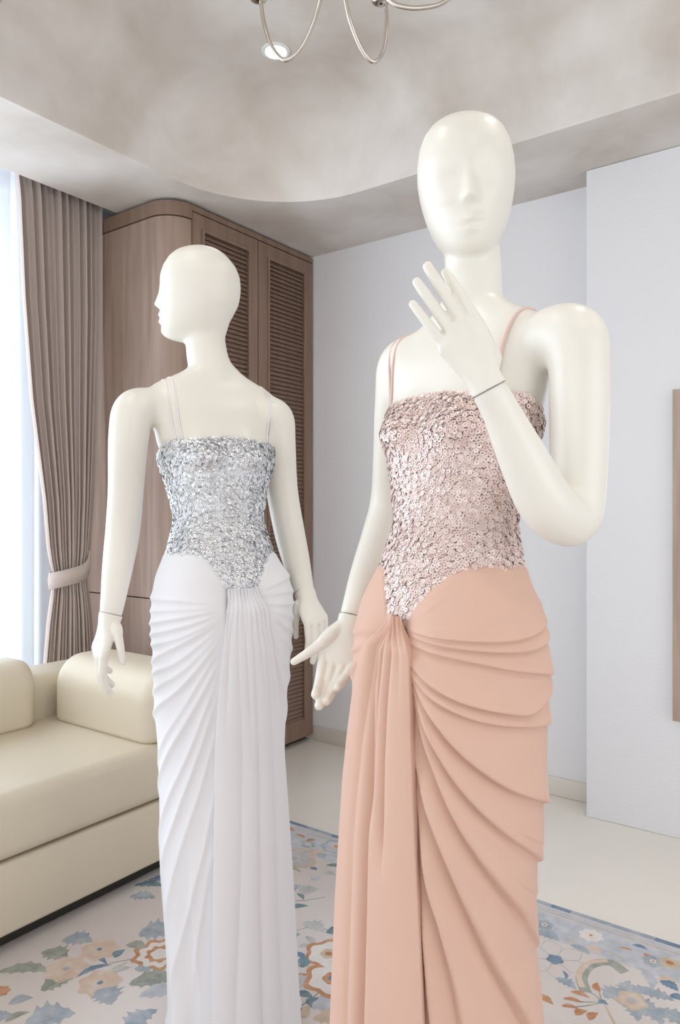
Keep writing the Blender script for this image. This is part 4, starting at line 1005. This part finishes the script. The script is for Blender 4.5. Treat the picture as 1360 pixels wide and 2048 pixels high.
# border along the far edge: dark guard line, mid line, blue band
for (y0, y1, col, lvl) in ((2.078, 2.096, 'blue', 1), (2.060, 2.072, 'band', 1), (2.045, 2.056, 'grey', 1), (1.925, 2.041, 'band', 1)):
    xs = np.linspace(RX0 + .004, RX1 - .004, 60)
    for a, b in zip(xs[:-1], xs[1:]):
        poly([(a, y0), (b, y0), (b, y1), (a, y1)], 'deep' if col == 'blue' and random.random() < .35 else col, lvl)
x = RX0 + 0.08
rr = random.Random(3)
while x < RX1 - .05:
    k = rr.random(); y = 1.985 + rr.uniform(-.03, .03)
    if k < .30: leaf((x, y), .05, .011, rr.uniform(-.6, .6), 'orange', 0, False)
    elif k < .55: leaf((x, y), .05, .011, rr.uniform(-1, 1), 'blue', .2, False)
    elif k < .8: flower((x, 1.98), .024, ['blue', 'cream', 'orange'], 6, rr.random())
    else: flower((x, y), .026, ['orange', 'peach', 'sand'], 6)
    x += rr.uniform(.09, .17)
# motifs read off the photograph, placed where they lie on the rug
LS = [1.0, 1.0]
def L(u, v, L_, W_, deg, col, jag=0.0): leaf(floor_at(u, v), L_ * LS[0], W_ * LS[1], math.radians(deg), col, jag)
def Fl(u, v, r, cols, lob=7): flower(floor_at(u, v), r, cols, lob)
Fl(320, 1908, .068, ['orange', 'cream', 'orange', 'cream', 'cream'], 9); Fl(200, 1966, .050, ['peach', 'peach', 'deep'], 7); Fl(132, 1938, .050, ['peach', 'peach', 'blue'], 7); Fl(199, 1899, .046, ['peach', 'peach', 'deep'], 7)
stem([floor_at(330, 1905), floor_at(265, 1918), floor_at(205, 1929), floor_at(150, 1936)], .0016); stem([floor_at(255, 1925), floor_at(230, 1935), floor_at(212, 1950)], .0014)
L(155, 1882, .085, .032, 30, 'blue', .30); L(108, 1912, .085, .030, 10, 'sage', .30); L(50, 1945, .14, .022, 36, 'sage', .25); L(118, 1967, .085, .028, 75, 'sage', .3); L(190, 1920, .085, .010, 8, 'deep', .1); L(190, 1941, .085, .010, 70, 'deep', .1)
L(240, 1907, .04, .014, 100, 'teal'); L(243, 1940, .045, .014, 60, 'grey'); L(272, 1893, .06, .018, 20, 'sage', .1); L(315, 1865, .10, .045, 45, 'blue', .35); L(285, 1940, .045, .016, 20, 'blue', .2); L(308, 1965, .12, .032, 42, 'sage', .25); L(325, 1988, .11, .026, 45, 'band', .25)
L(208, 1995, .075, .034, -10, 'blue', .35); L(42, 2002, .055, .017, 60, 'blue'); L(35, 2034, .055, .012, 75, 'sage'); L(100, 2040, .11, .045, 60, 'blue', .35); L(285, 2040, .09, .030, 90, 'blue', .35); L(3, 2036, .05, .02, 60, 'blue', .2)
L(285, 1795, .08, .024, 30, 'blue', .35); L(300, 1772, .10, .018, 30, 'teal', .3); L(325, 1760, .09, .02, 40, 'deep', .3); Fl(2, 1983, .02, ['orange', 'orange', 'orange'])
# strip between the two gowns
LS[:] = [0.86, 0.8]
Fl(588, 1717, .075, ['sand', 'grey', 'band', 'blue'], 4); L(613, 1690, .075, .014, -18, 'grey'); L(600, 1673, .06, .009, -10, 'orange'); L(621, 1681, .04, .014, 40, 'orange'); L(580, 1660, .05, .016, 10, 'orange', .1); L(637, 1707, .065, .03, -20, 'peach', .1); L(641, 1712, .05, .02, -20, 'blue')
Fl(672, 1693, .05, ['blue', 'band', 'peach', 'orange'], 7); L(675, 1718, .07, .014, -25, 'grey'); L(670, 1733, .07, .014, 20, 'teal', .2); L(627, 1738, .035, .012, 0, 'teal'); L(633, 1757, .045, .02, 70, 'band', .3); L(590, 1741, .06, .006, 0, 'sage'); L(657, 1748, .06, .018, 20, 'grey', .3)
L(586, 1778, .08, .030, 80, 'blue', .2); L(618, 1782, .08, .034, 60, 'grey', .2); stem([floor_at(585, 1802), floor_at(615, 1800), floor_at(650, 1794)], .002); L(600, 1793, .05, .010, -25, 'teal'); L(598, 1815, .07, .016, 50, 'teal', .1)
stem([floor_at(590, 1862), floor_at(620, 1855), floor_at(660, 1860)], .0016); L(627, 1855, .09, .030, 0, 'grey', .4); L(587, 1872, .05, .024, 60, 'blue', .1); L(674, 1864, .07, .026, 40, 'teal', .15); L(618, 1882, .06, .014, -30, 'grey', .3); L(611, 1893, .045, .012, 40, 'grey', .2)
Fl(657, 1908, .062, ['orange', 'cream', 'cream', 'sand', 'orange'], 6); L(674, 1902, .07, .028, 30, 'band', .3); L(598, 1913, .06, .012, -20, 'deep', .2); L(612, 1925, .055, .024, 100, 'teal', .15); L(592, 1933, .045, .020, 90, 'blue', .2)
Fl(664, 1957, .068, ['orange', 'cream', 'cream', 'orange', 'deep'], 6); L(608, 1956, .055, .013, -12, 'orange'); L(672, 1943, .06, .024, 30, 'band', .2); L(605, 1970, .09, .034, 15, 'grey', .35); stem([floor_at(645, 1978), floor_at(620, 2000), floor_at(592, 2018)], .002)
L(606, 1992, .065, .016, 15, 'teal'); L(632, 2005, .05, .024, 95, 'teal', .1); L(613, 2024, .055, .022, 110, 'sand', .2); L(592, 2025, .045, .016, 80, 'deep'); L(660, 2012, .10, .038, 40, 'band', .35); L(660, 2040, .09, .03, 30, 'sand', .3)
# right of the blush gown
LS[:] = [0.70, 0.62]
Fl(1110, 1919, .020, ['deep', 'deep', 'deep'], 5)
for k in range(6):
    a = k * math.pi / 3; c = floor_at(1110, 1919); p = (c[0] + .05 * math.cos(a), c[1] + .05 * math.sin(a))
    q = ring_poly(p, .033, 24, .08, .8, a, 4)
    for i in range(24): 
        b_, e_ = q[i], q[(i + 1) % 24]; mxx = lambda w, f: (p[0] + (w[0] - p[0]) * f, p[1] + (w[1] - p[1]) * f)
        poly([b_, e_, mxx(e_, .93), mxx(b_, .93)], 'grey', 1)
L(1095, 1872, .10, .036, -10, 'blue', .3); L(1138, 1884, .075, .022, -40, 'grey', .1); L(1160, 1900, .085, .022, -15, 'blue', .15); L(1188, 1900, .06, .026, -10, 'peach'); L(1230, 1915, .11, .012, -28, 'grey'); L(1252, 1899, .05, .008, 10, 'orange'); L(1292, 1912, .035, .014, -50, 'orange'); L(1280, 1895, .06, .012, 0, 'deep', .2)
L(1132, 1968, .085, .024, -15, 'blue', .35); L(1128, 1950, .05, .008, -60, 'deep'); 
stem([floor_at(1172, 1985), floor_at(1163, 1955), floor_at(1180, 1930), floor_at(1220, 1925), floor_at(1250, 1945)], .014, 'sage', 2); stem([floor_at(1165, 1975), floor_at(1158, 1950), floor_at(1178, 1926), floor_at(1215, 1921)], .007, 'peach', 3)
stem([floor_at(1205, 2006), floor_at(1190, 1990), floor_at(1172, 1982)], .002); stem([floor_at(1205, 2006), floor_at(1200, 1990), floor_at(1198, 1978)], .0018); stem([floor_at(1205, 2006), floor_at(1175, 2004), floor_at(1150, 2003)], .0018); stem([floor_at(1205, 2006), floor_at(1170, 2012), floor_at(1148, 2014)], .0018); stem([floor_at(1210, 2010), floor_at(1220, 2030), floor_at(1235, 2060)], .003, 'sand')
L(1197, 1974, .055, .016, 115, 'orange'); L(1160, 1990, .065, .014, 5, 'orange'); L(1146, 2002, .065, .012, 15, 'orange'); L(1140, 2015, .055, .012, 20, 'orange'); L(1163, 2026, .05, .018, 60, 'orange'); L(1188, 2033, .055, .018, 75, 'orange'); L(1206, 2006, .035, .014, 0, 'deep')
for (u, v, l, w, a) in ((1232, 1988, .10, .034, 60), (1258, 1976, .09, .026, 100), (1285, 1984, .09, .028, 60), (1318, 1994, .10, .030, 10), (1288, 2012, .10, .03, -10), (1262, 2022, .10, .032, -50), (1300, 2030, .11, .034, -30), (1335, 2032, .09, .03, -20)): L(u, v, l, w, a, 'blue', .45)
Fl(1263, 2001, .034, ['sand', 'peach', 'grey', 'grey'], 5); L(1292, 1958, .12, .024, -60, 'band', .3); L(1335, 1962, .06, .026, 0, 'peach'); L(1338, 1972, .07, .026, -20, 'deep', .2); L(1355, 1996, .05, .022, 0, 'deep'); L(1088, 2000, .07, .020, -10, 'orange', .1); L(1350, 2040, .12, .04, -20, 'blue', .4)
Fl(1340, 1926, .026, ['sand', 'orange', 'orange'], 6); Fl(1182, 1871, .03, ['cream', 'cream', 'orange'], 8)
# the same planting carried on over the rest of the rug
def busy(x, y):
    d = np.array([x, y]); t = float(d @ FWD); 
    if t < .4: return False
    v = CY + F * (HC - RUG_Z) / t; u = CX + F * float(d @ RGT) / t
    return v < 2075 and 0 < v and -30 < u < 1400
for _ in range(420):
    x, y = rr.uniform(RX0 + .1, RX1 - .1), rr.uniform(RY0 + .1, 1.88)
    if busy(x, y): continue
    k = rr.random()
    if k < .14: flower((x, y), rr.uniform(.04, .07), rr.choice([['orange', 'cream', 'orange', 'cream', 'cream'], ['peach', 'peach', 'deep'], ['blue', 'band', 'peach', 'orange']]), rr.randint(5, 9), rr.random())
    else: leaf((x, y), rr.uniform(.045, .11), rr.uniform(.012, .035), rr.uniform(0, 6.3), rr.choice(['blue', 'blue', 'sage', 'teal', 'deep', 'band', 'grey', 'orange']), rr.uniform(0, .35))
pat = link_mesh('floral_pattern', PV, PF, None, RG, smooth=False, mats=YM, midx=PM); pat['kind'] = 'stuff'

# ------------------------------------------------------------------ ceiling lamps
def cam_pt(u, v, t): w = FWD * t + RGT * ((u - CX) / F * t); return np.array([w[0], w[1], HC + (CY - v) / F * t])
def downlight(x, y, label):
    r = empty('downlight', (x, y, ZU)); tag(r, label, 'downlight', 'recessed ceiling spotlights')
    n = 40; V, Fc = [], []
    for (q, z) in ((0.052, -0.001), (0.052, -0.004), (0.040, -0.006), (0.036, -0.001)):
        for i in range(n): a = 2 * math.pi * i / n; V.append((q * math.cos(a), q * math.sin(a), z))
    for j in range(3):
        for i in range(n): Fc.append((j * n + i, j * n + (i + 1) % n, (j + 1) * n + (i + 1) % n, (j + 1) * n + i))
    link_mesh('trim_ring', V, Fc, M['frame'], r)
    V = [(0.037 * math.cos(2 * math.pi * i / n), 0.037 * math.sin(2 * math.pi * i / n), -0.0025) for i in range(n)]
    link_mesh('lens', V, [tuple(range(n - 1, -1, -1))], M['emit'], r, smooth=False)
    l = bpy.data.lights.new('downlight_beam', 'SPOT'); l.energy = DL_W; l.spot_size = math.radians(120); l.spot_blend = 0.8; l.shadow_soft_size = 0.10; l.color = (1.0, 0.95, 0.88)
    o = bpy.data.objects.new('downlight_beam', l); COL.objects.link(o); o.parent = r; o.location = (0, 0, -0.012)
DL_W = 6
DL_W = 5
downlight(-1.737, 2.0, 'lit recessed downlight in the raised ceiling, behind the chandelier arm')

DL_W = 16  # five more downlights, unseen, added to light the gowns from overhead
for (x_, y_, lb) in ((-0.15, 1.55, 'added unseen downlight in the raised ceiling above the blush gown'), (-1.15, 0.45, 'added unseen downlight in the raised ceiling nearest the sofa'), (0.95, 1.7, 'added unseen downlight in the raised ceiling nearest the pier'), (0.55, 0.2, 'added unseen downlight in the raised ceiling right of the camera'), (-0.4, -1.3, 'added unseen downlight in the raised ceiling by the added rear window')):
    downlight(x_, y_, lb)
CH0 = cam_pt(672, -120, 1.56); HZ = 2.42
CH = empty('chandelier', (CH0[0], CH0[1], HZ)); tag(CH, 'satin nickel chandelier with looping arms at the top edge', 'chandelier')
org = np.array([CH0[0], CH0[1], HZ])
def arm(pts, r=0.0048):
    P = np.array([cam_pt(*p) if len(p) == 3 else p for p in pts]) - org
    V, Fc = tube_geo(P, np.full(len(P), r), 12, 48); return link_mesh('arm', V, Fc, M['steel'], CH)
def cup(p, r=0.026):
    """shallow dish, candle tube and bulb"""
    p = np.array(p) - org; n = 32
    prof_ = [(0.004, -.004), (0.010, -.004), (0.020, 0.0), (r, 0.012), (r, 0.014), (0.012, 0.012), (0.0105, 0.014), (0.0105, 0.085), (0.004, 0.087)]
    V, Fc = [], []
    for (q, z) in prof_:
        for i in range(n): a = 2 * math.pi * i / n; V.append((p[0] + q * math.cos(a), p[1] + q * math.sin(a), p[2] + z))
    for j in range(len(prof_) - 1):
        for i in range(n): Fc.append((j * n + i, j * n + (i + 1) % n, (j + 1) * n + (i + 1) % n, (j + 1) * n + i))
    c = link_mesh('candle_cup', V, Fc, M['steel'], CH)
    bp = [(0.004, .086), (0.012, .100), (0.016, .115), (0.012, .135), (0.004, .152), (0.0005, .158)]; V, Fc = [], []
    for (q, z) in bp:
        for i in range(16): a = 2 * math.pi * i / 16; V.append((p[0] + q * math.cos(a), p[1] + q * math.sin(a), p[2] + z))
    for j in range(len(bp) - 1):
        for i in range(16): Fc.append((j * 16 + i, j * 16 + (i + 1) % 16, (j + 1) * 16 + (i + 1) % 16, (j + 1) * 16 + i))
    link_mesh('bulb', V, Fc, M['bulb'], c)
M['bulb'] = new_mat('frosted_bulb', (0.9, 0.9, 0.88), 0.3)
arm([(660, -90, 1.58), (650, -40, 1.62), (632, 30, 1.67), (603, 95, 1.70), (570, 120, 1.715), (542, 90, 1.72), (527, 40, 1.725), (521, -6, 1.73)])
cup(cam_pt(517, -2, 1.73))
arm([(678, -90, 1.58), (686, -30, 1.61), (700, 40, 1.66), (724, 100, 1.695), (748, 124, 1.71), (766, 102, 1.72), (773, 50, 1.725), (772, 8, 1.73)])
cup(cam_pt(762, 4, 1.73))
arm([(684, -110, 1.56), (735, -50, 1.57), (780, 2, 1.575), (815, 15, 1.57), (850, 15, 1.56), (885, 6, 1.55), (920, -25, 1.54), (935, -70, 1.54)])
cup(cam_pt(935, -74, 1.54))
hc = org * 0
for ang in (200, 250, 300):     # arms on the near side, above the frame
    a = math.radians(ang) + YAW; d = np.array([math.cos(a), math.sin(a)])
    arm([org + np.array([d[0] * q, d[1] * q, z]) for (q, z) in ((0.03, .06), (.06, -.06), (.10, -.18), (.145, -.235), (.19, -.19), (.205, -.10))]); cup(org + np.array([d[0] * .205, d[1] * .205, -.09]))
# hub, stem and ceiling rose
prof_ = [(0.002, -.02), (0.014, -.01), (0.030, .03), (0.030, .06), (0.014, .09), (0.007, .10), (0.007, ZU - HZ - .03), (0.05, ZU - HZ - .025), (0.055, ZU - HZ - .001)]; V, Fc = [], []
for (q, z) in prof_:
    for i in range(32): a = 2 * math.pi * i / 32; V.append((q * math.cos(a), q * math.sin(a), z))
for j in range(len(prof_) - 1):
    for i in range(32): Fc.append((j * 32 + i, j * 32 + (i + 1) % 32, (j + 1) * 32 + (i + 1) % 32, (j + 1) * 32 + i))
link_mesh('stem', V, Fc, M['steel'], CH)
